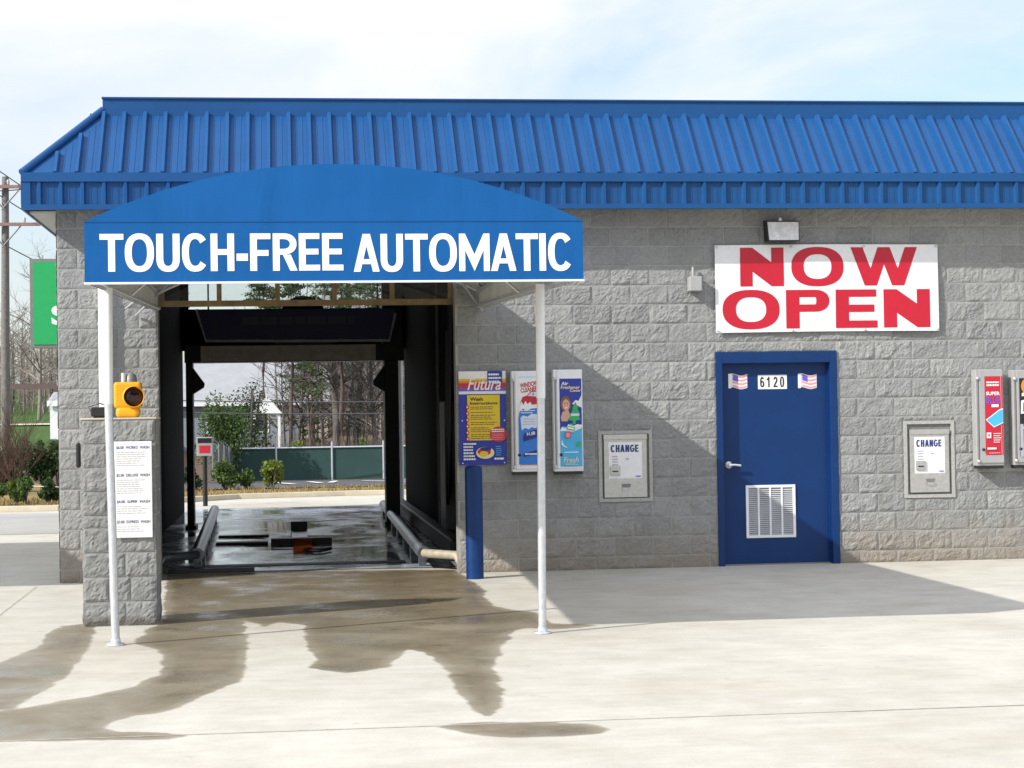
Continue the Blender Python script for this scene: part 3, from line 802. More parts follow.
# blue door -----------------------------------------------------------
dm = MB(); dm.box(4.574, 5.743, 0.075, 0.12, 0.015, 2.14); door = dm.build('door', M['doorblue'], bld)
fr = MB()
fr.bbox(4.506, 4.574, -0.022, 0.14, 0.0, 2.262, .004); fr.bbox(5.743, 5.822, -0.022, 0.14, 0.0, 2.262, .004); fr.bbox(4.5745, 5.7425, -0.020, 0.14, 2.140, 2.260, .004)
fr.box(4.5745, 4.586, 0.045, 0.074, 0.01, 2.13); fr.box(5.731, 5.7425, 0.045, 0.074, 0.01, 2.13)
fr.box(4.575, 5.742, 0.05, 0.2, 0.0, 0.014, M['steeldark'])
if True:
    fr.mats = [M['doorblue'], M['steeldark']]
    fr.m = [0 if k < len(fr.m)-6 else 1 for k in range(len(fr.m))]
fr.build('door_frame', None, door)
hd = MB()
hd.lathe((4.645, 0.075, 1.065), (0, -1, 0), [(0, .040), (.010, .040), (.016, .034), (.02, 0.0)], 20, M['galv'])
hd.tube([(4.645, 0.06, 1.065), (4.645, 0.012, 1.065)], .013, 10, M['galv'])
hd.tube([(4.640, 0.012, 1.065), (4.70, 0.010, 1.066), (4.765, 0.016, 1.058)], .013, 10, M['galv'])
hd.build('handle', None, door)
M['louvre'] = simple('grey louvre blades', (0.46, 0.47, 0.49), 0.5)
vt = MB()
vx0, vx1, vz0, vz1 = 4.826, 5.366, 0.285, 0.845
vt.bbox(vx0, vx1, 0.060, 0.078, vz1-.03, vz1, .004, M['white']); vt.bbox(vx0, vx1, 0.060, 0.078, vz0, vz0+.03, .004, M['white'])
for k in range(5):
    xx = vx0 + (vx1-vx0-.03)*k/4
    vt.bbox(xx, xx+(.03 if k in (0, 4) else .02), 0.061, 0.078, vz0+.025, vz1-.025, .003, M['white'])
n = 24
for k in range(n):
    z = vz0+.035 + (vz1-vz0-.07)*k/n
    vt.quad((vx0+.02, 0.063, z), (vx1-.02, 0.063, z), (vx1-.02, 0.073, z+.012), (vx0+.02, 0.073, z+.012), M['louvre'])
vt.box(vx0+.01, vx1-.01, 0.0735, 0.0747, vz0+.01, vz1-.01, M['steeldark'])
vt.build('louvre_vent', None, door)
a = Art(4.981, 0.0745, 1.864)
a.rect(0, 0, .316, .15, 'white')
for k, ch in enumerate('6120'):
    a.caps(ch, .024+k*.072, .020, .070+k*.072, .130, 'black', .17, .14, up=(k == 0))
a.build('house_number', door)
def flag(x, z):
    a = Art(x, 0.0745, z)
    def wv(q): return .012*math.sin(q/.205*6.0+.6)
    def band(x0, x1, z0, z1, c, up):
        n = 8
        pts = [(x0+(x1-x0)*k/n, z0+wv(x0+(x1-x0)*k/n)) for k in range(n+1)] + [(x1-(x1-x0)*k/n, z1+wv(x1-(x1-x0)*k/n)) for k in range(n+1)]
        a.poly(pts, c, up)
    band(0, .205, 0, .145, 'white', True)
    for k in range(4): band(.045, .20, .006+k*.038, .026+k*.038, 'pink', k == 0)
    band(.048, .105, .072, .138, 'violet', True)
    a.poly([(.0, .0), (.03, .0), (.035, .15), (.0, .155)], 'white')
    a.build('flag_decal', door)
flag(4.660, 1.878); flag(5.418, 1.870)

# raised overhead door at the bay entrance -----------------------------
od = MB()
od.box(-1.286, 1.750, 0.215, 0.255, 2.800, 2.862)
od.box(-1.286, 1.750, 0.215, 0.255, 3.36, 3.43)
for xx in (-1.286, -.70, -.10, .49, 1.09, 1.70): od.box(xx, xx+.05, 0.217, 0.253, 2.8625, 3.3595)
ov = od.build('overhead_door', M['bronze'], bld)
gl = NT('clear door glazing')
g1 = gl.n('ShaderNodeBsdfTransparent'); g1.inputs[0].default_value = (.93, .94, .94, 1)
g2 = gl.n('ShaderNodeBsdfGlossy'); g2.inputs['Roughness'].default_value = .03
gm = gl.n('ShaderNodeMixShader'); gm.inputs[0].default_value = .05
gl.l(g1.outputs[0], gm.inputs[1]); gl.l(g2.outputs[0], gm.inputs[2]); gl.l(gm.outputs[0], gl.out.inputs['Surface'])
xx = [-1.286, -.70, -.10, .49, 1.09, 1.70]
for k in range(5):
    p = MB(); p.box(xx[k]+.05, xx[k+1], 0.232, 0.236, 2.862, 3.36); p.build('pane', gl.m, ov)

# ------------------------------------------------------------------ awning
AX0, AX1, AY, AZ0, AZ1, AZT = -1.313, 2.028, -6.66, 2.545, 2.950, 3.335
aw = empty('entrance_awning', (0.36, -3.4, 0))
tag(aw, 'blue arched canvas awning lettered in white over the wash bay entrance, on two posts', 'awning')
off = (-0.36, 3.4, 0)
N = 28
def arch(t):   # 0..1 across
    x = AX0 + (AX1-AX0)*t
    q = abs(2*t-1)
    return x, AZ1 + (AZT-AZ1)*(1 - q**2.1)*0.985 + (AZT-AZ1)*0.015*(1-q)
cv = MB()
pts = [arch(k/N) for k in range(N+1)]
for k in range(N):    # barrel, doubled (outer blue, inner pale)
    (xa, za), (xb, zb) = pts[k], pts[k+1]
    cv.raw([(xa, AY+.012, za), (xb, AY+.012, zb), (xb, -0.04, zb), (xa, -0.04, za)], [(0,1,2,3)], M['canvas'], True)
for xs_ in (AX0, AX1):
    cv.raw([(xs_, AY+.012, AZ0), (xs_, -0.04, AZ0+.20), (xs_, -0.04, AZ1), (xs_, AY+.012, AZ1)], [(0,1,2,3)], M['canvas'])
M['lining'] = simple('pale awning lining', (0.50, 0.50, 0.47), 0.8, 0, 0.15, 3)
for k in range(N):
    (xa, za), (xb, zb) = pts[k], pts[k+1]; c = .36
    s_ = .992
    cv.raw([((xa-c)*s_+c, AY+.02, za-.012), ((xb-c)*s_+c, AY+.02, zb-.012), ((xb-c)*s_+c, -0.04, zb-.012), ((xa-c)*s_+c, -0.04, za-.012)], [(3,2,1,0)], M['lining'], True)
nf = 34   # gathered inner face of the side curtains
for xs_, sg in ((AX0, 1), (AX1, -1)):
    P = []
    for k in range(nf*2+1):
        y = AY+.03 + (-0.05-AY-.03)*k/(nf*2)
        dx = sg*(.012 + (.022 if k % 2 else 0))
        P += [(xs_+dx, y, AZ0 + .20*k/(nf*2) - .004), (xs_+dx, y, AZ1-.02)]
    cv.raw(P, [(2*k, 2*k+2, 2*k+3, 2*k+1) for k in range(nf*2)], M['lining'])
cv.v = [(x+off[0], y+off[1], z) for x, y, z in cv.v]
cv.build('canopy', None, aw, fix=False)
fa = MB()
P = [(AX0, AZ0), (AX1, AZ0), (AX1, AZ1)] + [pts[k] for k in range(N-1, 0, -1)] + [(AX0, AZ1)]
fa.prism(P, AY, AY+.010, M['canvas'])
fa.box(AX0, AX1, AY-.003, AY, AZ1-.006, AZ1-.001, M['seam'] if 'seam' in M else M['roof'])
fa.v = [(x+off[0], y+off[1], z) for x, y, z in fa.v]
face = fa.build('front_face', None, aw)
hm = MB(); hm.box(AX0-.004, AX1+.004, AY-.006, AY+.03, AZ0-.011, AZ0+.002, M['white'])
hm.v = [(x+off[0], y+off[1], z) for x, y, z in hm.v]; hm.build('hem_bar', None, face)
a = Art(off[0], AY-.0015+off[1], 0, .001)
a.caps('TOUCH-FREE', -1.214, 2.617, 0.394, 2.868, 'white', .182, .155, .058)
a.caps('AUTOMATIC', 0.463, 2.607, 1.957, 2.862, 'white', .182, .155, .058, up=False)
a.build('lettering', face)
# posts and frame
for (bx, by, tx, ty) in ((-1.252, -5.42, -1.278, -5.42), (1.867, -5.48, 1.890, -5.48)):
    p = MB()
    mid = (bx+(tx-bx)*(1.2 if bx < 0 else .68), by, 1.75)
    p.tube([(bx, by, 0.004), mid], .030, 14, M['galv']); p.tube([mid, (tx, ty, 2.60)], .034, 14, M['white'])
    p.lathe((bx, by, 0.003), (0, 0, 1), [(0, .065), (.010, .065), (.014, .036), (.05, .033)], 18, M['galv'])
    p.v = [(x+off[0], y+off[1], z) for x, y, z in p.v]
    p.build('post', None, aw)
fm = MB()
for y in (AY+.05, -5.45, -3.6, -1.8, -0.08):
    fm.tube([(x*.985+.36*.015, y, z-.035) for x, z in pts], .016, 8)
    if y < -.2 and y > -6: pass
for xs_ in (AX0+.045, AX1-.045):
    fm.tube([(xs_, AY+.05, AZ0+.03), (xs_, -0.06, AZ0+.225)], .018, 8)
    fm.tube([(xs_, AY+.05, AZ1-.03), (xs_, -0.06, AZ1-.03)], .016, 8)
sgx = ((AX0+.05, 1), (AX1-.05, -1))
for xs_, sg in sgx:
    for y in (AY+.08, -3.6):
        fm.tube([(xs_, y, AZ0+.04+.16*(y-AY)/(-AY)), (xs_+sg*.42, y+.02, AZ1+.08)], .013, 8)
fm.tube([(AX0+.05, AY+.05, AZ0+.03), (AX1-.05, AY+.05, AZ0+.03)], .016, 8)
# wall brackets
for p0, p1 in (((-1.60, -.08, 2.77), (-1.24, -.6, 2.99)), ((-1.50, -.08, 2.70), (-1.14, -.6, 2.98)), ((2.03, -.08, 2.72), (1.77, -.6, 2.97)), ((2.17, -.08, 2.79), (1.93, -.6, 2.97))):
    fm.tube([p0, p1], .012, 8)
fm.v = [(x+off[0], y+off[1], z) for x, y, z in fm.v]
fm.build('tube_frame', M['galv'], aw)

# ------------------------------------------------------------------ block pillar with menu sign
PX0, PX1, PY0, PY1 = -1.620, -1.040, -4.13, -3.68
pl = empty('block_pillar', (-1.32, -3.78, 0))
tag(pl, 'short grey split face block pillar standing in front of the wash bay', 'pillar')
hs = [.195]*4 + [.10] + [.19]*4
mb = MB(); tone = []; z = 0.0
for r, h in enumerate(hs):
    splits = [[0, .33, .58], [0, .20, .37, .58], [0, .33, .58], [0, .21, .58], [0, .30, .58], [0, .20, .58], [0, .34, .58], [0, .20, .58], [0, .58]][r]
    for a0, a1 in zip(splits, splits[1:]):
        n = block_face(mb, PX0+a0+.005, PX0+a1-.005, z+.005, z+h-.005, PY0, .020, r*7.3+a0*11, .019); tone += [random.random()]*n
    for pl_, xx in (('right', PX1-.004), ('left', PX0+.004)):
        for a0, a1 in ((0, .2), (.2, .45)) if r % 2 else ((0, .45),):
            n = block_face(mb, PY0+a0+.005, PY0+a1-.005, z+.005, z+h-.005, xx, .016, r*5.1+a0*9, .025, pl_); tone += [random.random()]*n
    z += h
mb.v = [(x+1.32, y+3.78, z_) for x, y, z_ in mb.v]
o = mb.build('block_courses', M['pierblock'], pl, fix=False)
at = o.data.attributes.new('block_tone', 'FLOAT', 'FACE'); at.data.foreach_set('value', tone)
mb = MB(); mb.box(PX0+.002+1.32, PX1-.002+1.32, PY0+.002+3.78, PY1+3.78, 0, 1.640, M['mortar']); mb.build('mortar_core', None, pl)
mb = MB(); mb.bbox(PX0-.01+1.32, PX1+.01+1.32, PY0-.012+3.78, PY1+.01+3.78, 1.6405, 1.655, .004, M['kerb']); mb.build('cap', None, pl)

ms = empty('menu_sign', (-1.215, -4.17, 0.70))
tag(ms, 'white four panel wash price list with blue headings on the block pillar', 'sign')
mb = MB(); mb.bbox(-.148, .148, 0, .012, 0, .765, .004, S['white']); mb.build('backing', None, ms)
zs = [.765, .545, .335, .175, 0]
names = ['$6.00  WORKS  WASH', '$5.00  DELUXE  WASH', '$4.00  SUPER  WASH', '$3.00  EXPRESS  WASH']
for k in range(4):
    zt, zb = zs[k], zs[k+1]; a = Art(-.148, -.0005, 0)
    a.text(names[k], .018, zt-.062, .276, zt-.036, 'ink', .012)
    a.build('price_heading', ms); a = Art(-.148, -.0005, 0)
    n = [7, 7, 4, 3][k]
    a.lines(.018, zt-.082-n*.0165, .262, zt-.078, n, 'grey', .25, seed=k+3)
    a.build('price_text', ms)


# yellow signal head on the pillar
sg = empty('signal_light', (-1.262, -3.98, 1.655))
tag(sg, 'yellow signal light with a dark round lens on top of the block pillar', 'signal light')
mb = MB()
mb.bbox(-.108, .108, -.09, .09, .075, .285, .022, M['yellow'], 3)
mb.bbox(-.092, .092, -.105, .08, .0, .085, .030, M['yellow'], 3)
hsg = mb.build('housing', None, sg)
mb = MB()
ax = Vector((.22, -1, .02))
c0 = Vector((.045, -.085, .165))
mb.lathe(c0, ax, [(0, .088), (.015, .090), (.05, .086), (.052, .079), (.012, .080)], 28, M['yellow']); mb.build('visor', None, hsg)
mb = MB(); mb.lathe(c0, ax, [(.010, .080), (.024, .066), (.034, .040), (.038, 0)], 28, M['lens'] if 'lens' in M else None)
M['lens'] = simple('dark red lens', (0.030, 0.006, 0.006), 0.15)
mb.mats = [M['lens']]; mb.build('lens', None, hsg)
mb = MB(); mb.tube([(-.035, 0, .28), (-.035, 0, .36)], .020, 12, M['galv']); mb.lathe((.02, .03, .285), (0, 0, 1), [(0, .05), (.05, .045), (.075, .02), (.08, 0)], 18, M['steeldark'])
mb.build('conduit_cap', None, sg)

# small black floodlight beside it
bl = empty('black_floodlight', (-1.49, -3.95, 1.655))
tag(bl, 'small black floodlight with wire bracket on the left end of the pillar top', 'floodlight')
mb = MB(); mb.bbox(-.068, .062, -.05, .05, .012, .088, .008, M['black']); mb.box(-.05, .05, -.03, .03, .0, .014, M['black']); mb.build('body', None, bl)
mb = MB(); mb.tube([(-.07, 0, .05), (-.09, 0, .09), (.0, 0, .118), (.085, 0, .09), (.066, 0, .05)], .005, 6, M['black']); mb.build('bracket', None, bl)
mb = MB(); mb.bbox(PX0-.052, PX0-.018, -4.06, -3.99, 1.26, 1.46, .014, M['black'], 3)
tag(mb.build('sensor_pod'), 'slim black sensor fixed to the left side of the block pillar', 'sensor')

# ------------------------------------------------------------------ bollard and instruction board
bo = MB()
bo.lathe((0, 0, 0), (0, 0, 1), [(.0, .088), (1.09, .088), (1.115, .082), (1.128, .05), (1.132, 0)], 28, M['bollard'])
o = bo.build('bollard', None, None, (1.85, -0.70, 0.003)); tag(o, 'round blue steel bollard at the right side of the wash bay entrance', 'bollard')

ib = empty('instruction_sign', (1.775, -0.030, 1.118))
tag(ib, 'blue and yellow wash instruction board on the wall above the blue bollard', 'sign')
mb = MB(); mb.bbox(0, .492, -.008, .008, 0, .972, .003, S['royal']); mb.build('board', None, ib)
a = Art(0, -.0085, 0)
W, H = .492, .972
a.rect(.0, .735, W, H, 'white')
a.rect(.0, .80, W, .895, 'yellow'); a.rect(.0, .80, W, .875, 'orange'); a.rect(.0, .775, W, .85, 'crimson'); a.rect(0, .765, W, .80, 'violet')
a.rect(.30, .83, .455, H, 'royal'); a.lines(.312, .845, .445, .955, 3, 'white', .5, 5, .3)
a.text('Futura', .09, .775, .44, .905, 'white', .012, .35)
a.rect(.085, .255, .425, .725, 'yellow')
a.text('Wash', .115, .665, .25, .70, 'black', .035); a.text('Instructions', .115, .625, .40, .655, 'black', .03, up=False)
for k, (zt, n) in enumerate(((.61, 2), (.555, 1), (.525, 3), (.45, 2), (.395, 3), (.325, 3))):
    a.lines(.12, zt-n*.02, .40, zt, n, 'hair', .4, k+11); a.k -= 1
a.up()
for k in range(6): a.disc(.088, .60-k*.066, .016, .022, 'crimson', 14, up=(k == 0))
a.up()
for k in range(6): a.disc(.085, .60-k*.066, .008, .010, 'white', 10, up=False)
a.disc(.405, .315, .088, .080, 'crimson'); a.lines(.335, .335, .475, .375, 2, 'white', .6, 9, .1); a.k -= 1
a.lines(.34, .255, .47, .325, 4, 'pink', .4, 10, .2)
a.lines(.04, .045, .185, .235, 6, 'white', .55, 4, .4)
a.disc(.265, .125, .095, .062, 'cream'); a.disc(.255, .135, .070, .040, 'crimson'); a.disc(.25, .115, .045, .028, 'yellow'); a.disc(.27, .165, .06, .02, 'navy')
a.lines(.375, .09, .45, .20, 5, 'sky', .4, 6); a.k -= 1
a.lines(.36, .05, .46, .075, 1, 'white', .8, 8, .0)
a.up()
for px_, pz_ in ((.03, .02), (.465, .02), (.03, .46), (.47, .46), (.03, .95), (.47, .95)): a.disc(px_, pz_, .007, .007, 'white', 10, up=False)
a.build('print', ib)

# ------------------------------------------------------------------ vending cabinets on the wall
def cabinet(x0, z0, w, h, label, art_fn, cm='white'):
    body = M['white'] if cm == 'white' else M['greymetal']
    r = empty('vending_cabinet', (x0, -0.145, z0))
    tag(r, label, 'vending cabinet', 'coin vending cabinets on the block wall')
    m = MB(); m.bbox(0, w, 0, .125, 0, h, .008, body); m.box(.01, w-.01, -.001, .12, -.030, -.001, M['black']); m.build('case', None, r)
    m = MB(); m.bbox(.035, w-.004, -.014, -.001, .03, h-.008, .005, body); d = m.build('door', None, r)
    m = MB()
    for z in (.035, h-.11): m.lathe((.018, -.012, z), (0, 0, 1), [(0, 0), (0, .017), (.03, .017), (.03, 0)], 12, M['galv'])
    m.tube([(.018, -.012, .05), (.018, -.012, h-.10)], .006, 8, M['steeldark']); m.build('hinge', None, r)
    m = MB(); m.lathe((.070, -.014, .175), (0, -1, 0), [(0, .016), (.012, .015), (.014, 0)], 16, M['black']); m.build('lock', None, d)
    a = Art(.0, -.0145, 0)
    art_fn(a, w, h)
    a.build('poster', d)
    return r
def poster_window(a, w, h):
    a.rect(.062, .07, w-.02, h-.05, 'white')
    a.rect(.075, h-.075, w-.03, h-.055, 'pale')
    a.text('WINDOW', .085, h-.165, w-.035, h-.115, 'red', .03, .1, R(9)); a.text('CLEANER', .09, h-.215, w-.045, h-.170, 'red', .03, .1, R(9), up=False)
    # red car behind a splash
    a.poly([(.085, .715), (.11, .775), (.16, .79), (.20, .835), (w-.02, .84), (w-.02, .70), (.09, .69)], 'red')
    a.poly([(.165, .785), (.205, .825), (.265, .828), (w-.02, .825), (w-.02, .775)], 'pale'); a.poly([(.21, .79), (.225, .822), (.232, .822), (.222, .79)], 'red')
    a.poly([(.065, .62), (.08, .69), (.10, .73), (.115, .69), (.14, .735), (.16, .70), (.19, .725), (.21, .68), (.25, .70), (w-.02, .67), (w-.02, .60), (.07, .60)], 'white')
    a.poly([(.065, .08), (.065, .56), (.075, .62), (.11, .655), (.15, .63), (.20, .655), (w-.02, .66), (w-.02, .08)], 'blue')
    a.poly([(.085, .56), (.11, .585), (.16, .57), (.20, .60), (.25, .595), (.272, .57), (.265, .47), (.24, .45), (.20, .462), (.17, .44), (.13, .455), (.095, .43)], 'pale')
    a.lines(.11, .48, .25, .56, 3, 'grey', .25, 3); a.lines(.09, .60, .25, .645, 2, 'white', .4, 13)
    a.poly([(.105, .345), (.12, .40), (.265, .44), (.275, .39), (.25, .355), (.115, .315)], 'navy')
    a.text('$1.00', .145, .372, .235, .412, 'white', .03, .1, R(10))
    a.poly([(.110, .155), (.112, .19), (.255, .225), (.255, .188)], 'navy'); a.lines(.125, .17, .25, .20, 1, 'white', .5, 2, 0)
    a.rect(.072, .072, w-.022, .078, 'red')
def poster_air(a, w, h):
    a.rect(.062, .05, w-.014, h-.095, 'royal')
    a.poly([(.062, .05), (.062, .44), (.09, .47), (.14, .46), (.18, .50), (.22, .47), (w-.014, .49), (w-.014, .05)], 'sky')
    a.poly([(.19, .70), (.23, .74), (.26, .73), (w-.014, .79), (w-.014, .66), (.25, .68)], 'white'); a.poly([(.062, .42), (.08, .46), (.12, .45), (.15, .49), (.20, .47), (.24, .49), (w-.014, .48), (w-.014, .45), (.2, .41), (.12, .42)], 'white')
    a.text('Air', .08, .895, .155, .930, 'white', .03, .1); a.text('Freshener', .075, .855, w-.03, .890, 'cream', .02, .1); a.text('Center', .17, .825, w-.02, .855, 'cream', .02, .1, up=False)
    a.disc(.125, .70, .055, .085, 'hair'); a.disc(.128, .69, .038, .058, 'skin'); a.poly([(.07, .56), (.09, .62), (.15, .64), (.17, .58), (.14, .52), (.08, .52)], 'skin')
    a.disc(.115, .705, .006, .005, 'black', 10); a.disc(.143, .705, .006, .005, 'black', 10, up=False); a.disc(.129, .660, .013, .006, 'white', 10, up=False)
    a.poly([(.225, .72), (.255, .655), (.245, .655), (.268, .60), (.255, .60), (.275, .535), (.225, .525), (.225, .49), (.195, .49), (.195, .525), (.14, .535), (.175, .585), (.165, .59), (.20, .645), (.19, .65)], 'green')
    a.rect(.175, .575, .265, .60, 'pale'); a.poly([(.13, .44), (.13, .475), (.215, .455), (.215, .42)], 'green'); a.poly([(.138, .447), (.138, .467), (.208, .449), (.208, .43)], 'white')
    a.disc(.142, .378, .035, .035, 'crimson'); a.disc(.142, .378, .026, .026, 'pink'); a.disc(.255, .285, .026, .026, 'green')
    a.poly([(.075, .33), (.10, .27), (.14, .245), (.10, .255), (.072, .28)], 'white'); a.lines(.10, .185, .25, .215, 1, 'white', .4, 4, .1)
    a.text('Fresh', .09, .095, .25, .150, 'cream', .005, .25); a.lines(.11, .065, .25, .095, 2, 'cream', .35, 5)
def poster_blue(a, w, h):
    a.rect(.095, .115, w-.012, h-.075, 'red'); a.rect(w-.032, .115, w-.026, h-.075, 'pink')
    a.lines(.115, .845, .255, .905, 2, 'white', .6, 7, .0); a.k -= 1
    a.text('SUPER', .108, .752, .262, .790, 'white', .03); a.text('BLUE', .108, .665, .262, .735, 'violet', .02); a.rect(.165, .625, .245, .655, 'white')
    a.poly([(.098, .49), (.25, .600), (w-.012, .612), (w-.012, .455), (.19, .408)], 'white'); a.poly([(.108, .488), (.25, .588), (w-.014, .60), (w-.014, .465), (.19, .418)], 'sky')
    a.rect(.105, .295, .155, .355, 'white'); a.poly([(.115, .33), (.14, .345), (.135, .305)], 'crimson'); a.lines(.18, .24, .265, .355, 5, 'white', .35, 8, .2); a.k -= 1
    a.lines(.11, .17, .21, .20, 1, 'white', .7, 9, .0); a.k -= 1
    a.lines(.13, .125, .25, .15, 1, 'pink', .4, 9, .0)
def poster_black(a, w, h):
    a.rect(.065, .09, w-.012, h-.09, 'black')
    a.disc(.16, .845, .075, .085, 'orange'); a.disc(.165, .85, .045, .05, 'yellow')
    a.poly([(.09, .77), (.20, .80), (.20, .765), (.09, .735)], 'white'); a.poly([(.075, .55), (.08, .69), (.22, .72), (.22, .56)], 'white'); a.poly([(.095, .57), (.10, .67), (.2, .69), (.2, .585)], 'green'); a.text('$', .12, .585, .17, .67, 'yellow', .03)
    a.rect(.065, .09, .10, .44, 'grey'); a.disc(.118, .40, .016, .022, 'white', 14); a.disc(.118, .215, .016, .022, 'white', 14, up=False)
cabinet(2.315, 1.040, .312, 1.045, 'white cabinet with window cleaner poster, nearest the instruction board', poster_window)
cabinet(2.750, 1.036, .306, 1.058, 'white cabinet with air freshener poster of a green tree shape', poster_air)
cabinet(7.300, 1.010, .303, 1.030, 'grey cabinet with red towel poster and bright blue shape', poster_blue, 'grey')
cabinet(7.715, 1.010, .306, 1.020, 'grey cabinet with black poster and orange disc, beside the red poster cabinet', poster_black, 'grey')

# ------------------------------------------------------------------ change machines
def change_machine(h, px0, px1, pz0, pz1, label):
    x0, x1, z0, z1 = h
    r = empty('change_machine', (px0, -0.012, pz0)); tag(r, label, 'change machine', 'change machines set into the block wall')
    w, H = px1-px0, pz1-pz0
    m = MB(); m.bbox(0, w, -.012, .016, 0, H, .005, M['steel']); m.box(.012, w-.012, .016, .100, .012, H-.012, M['steeldark'])
    m.bbox(-.004, w+.004, -.022, -.010, H-.05, H+.004, .004, M['steel']); f = m.build('face_plate', None, r)
    # grout surround
    m = MB(); e = .036; ox, oz = -px0, -pz0
    X0, X1, Z0, Z1 = x0+ox, x1+ox, z0+oz, z1+oz
    for b in ((X0, X0+e, Z0, Z1), (X1-e, X1, Z0, Z1), (X0+e, X1-e, Z0, Z0+e), (X0+e, X1-e, Z1-e, Z1)): m.box(b[0], b[1], -.006, .09, b[2], b[3], M['mortar'])
    m.box(X0+e, X1-e, .017, .05, Z0+e, -.001, M['groove']); m.box(X0+e, X1-e, .017, .05, H+.001, Z1-e, M['groove'])
    m.box(X0+e, -.001, .017, .05, -.001, H+.001, M['groove']); m.box(w+.001, X1-e, .017, .05, -.001, H+.001, M['groove'])
    m.build('grout_surround', None, r)
    a = Art(0, -.0125, 0)
    lx0, lx1, lz0, lz1 = w*.11, w*.885, H*.305, H*.885
    a.rect(lx0, lz0, lx1, lz1, 'bwhite')
    a.caps('CHANGE', lx0+.022, lz1-.105, lx1-.035, lz1-.030, 'ink', .25, .19, .08, .95)
    a.lines(lx0+.035, lz1-.25, lx0+.10, lz1-.135, 4, 'grey', .4, 2, .1); a.lines(lx0+.18, lz1-.19, lx0+.215, lz1-.165, 1, 'grey', .5, 3, 0); a.lines(lx1-.07, lz0+.012, lx1-.015, lz0+.03, 1, 'violet', .7, 4, 0)
    a.build('label_panel', f)
    m = MB(); m.bbox(lx0+.012, lx0+.118, -.030, -.0155, lz0+.035, lz0+.135, .006, M['steel']); m.box(lx0+.034, lx0+.096, -.0315, -.0295, lz0+.068, lz0+.082, M['black']); m.build('bill_slot', None, f)
    m = MB(); cx = w*.51; cz = H*.165
    m.prism([(cx-.052, cz+.035), (cx+.052, cz+.035), (cx+.035, cz-.028), (cx-.035, cz-.028)], -.0155, -.0125, M['steeldark'])
    m.prism([(cx-.05, cz-.004), (cx+.05, cz-.004), (cx+.032, cz-.034), (cx-.032, cz-.034)], -.026, -.0156, M['steel']); m.build('coin_cup', None, f)
M['groove'] = simple('dark grey caulk', (0.19, 0.19, 0.18), 0.9, 0, 0.2, 20)  # grey fill of the gap around the face plate
change_machine(CM[0], 3.292, 3.748, 0.748, 1.405, 'steel change machine in the wall between the air freshener cabinet and the blue door')
change_machine(CM[1], 6.606, 7.040, 0.735, 1.405, 'steel change machine in the wall between the blue door and the red poster cabinet')

# ------------------------------------------------------------------ banner, wall light, junction box
bn = empty('opening_banner', (4.508, -0.045, 2.462)); tag(bn, 'white banner with red NOW OPEN lettering hung above the blue door', 'banner')
W, H = 2.438, 0.925
m = MB(); nx, nz = 40, 14; V = []
for j in range(nz+1):
    for i in range(nx+1):
        x_, z_ = W*i/nx, H*j/nz
        V.append((x_, .006*math.sin(x_*2.1+z_*3) + .004*math.sin(x_*5.3-z_*2), z_ + (.006*math.sin(x_*1.3) if j in (0, nz) else 0)))
m.raw(V, [(j*(nx+1)+i, j*(nx+1)+i+1, (j+1)*(nx+1)+i+1, (j+1)*(nx+1)+i) for j in range(nz) for i in range(nx)], S['bwhite'], True)
cloth = m.build('sheet', None, bn)
a = Art(0, -.014, 0)
a.caps('NOW', .272, .490, 2.210, .898, 'bred', .33, .19, .20, 1.85); a.caps('OPEN', .075, .040, 2.340, .448, 'bred', .33, .19, .16, 1.85, up=False)
o = a.build('lettering', bn)
# follow the ripple of the cloth
for v in o.data.vertices:
    x_, z_ = v.co.x, v.co.z
    v.co.y = .006*math.sin(x_*2.1+z_*3) + .004*math.sin(x_*5.3-z_*2) - .003
for x_ in (.02, .83, 1.62, W-.02):
    for z_ in (.02, H-.02):
        m = MB(); m.lathe((x_, -.010, z_), (0, -1, 0), [(0, .014), (.004, .012), (.005, 0)], 12, M['galv']); m.build('eyelet', None, bn)

wl = empty('wall_floodlight', (5.225, -0.02, 3.52)); tag(wl, 'dark wall floodlight with frosted lens under the eave above the banner', 'wall light')
m = MB()
m.prism([(0, 0)]*3, 0, 0) if False else None
m.raw([(-.17, 0, -.10), (.165, 0, -.10), (.175, 0, .13), (-.18, 0, .13), (-.17, -.16, -.105), (.165, -.16, -.105), (.178, -.115, .115), (-.182, -.115, .115)],
      [(0,1,2,3),(0,4,5,1),(1,5,6,2),(2,6,7,3),(3,7,4,0),(4,7,6,5)], M['black'])
m.build('housing', None, wl)
m = MB(); m.raw([(-.160, -.1635, -.092), (.157, -.1635, -.092), (.170, -.1195, .103), (-.166, -.1195, .103)], [(0,1,2,3)], None)
M['frost'] = simple('frosted lens', (0.66, 0.66, 0.64), 0.25, 0, 0.2, 14)
m.mats = [M['frost']]; m.build('lens', None, wl)
m = MB(); m.lathe((-.02, -.09, .115), (0, 0, 1), [(0, .02), (.035, .016), (.04, 0)], 12, M['white']); m.build('photocell', None, wl)
jb = empty('junction_box', (4.280, -0.03, 2.985)); tag(jb, 'small white electrical box on the wall left of the banner', 'junction box')
m = MB(); m.bbox(-.068, .068, -.11, .01, -.085, .070, .010, M['greymetal']); m.build('box', None, jb)
m = MB(); m.tube([(-.01, -.02, .07), (-.01, -.02, .175)], .014, 10, M['mortar']); m.build('conduit', None, jb)

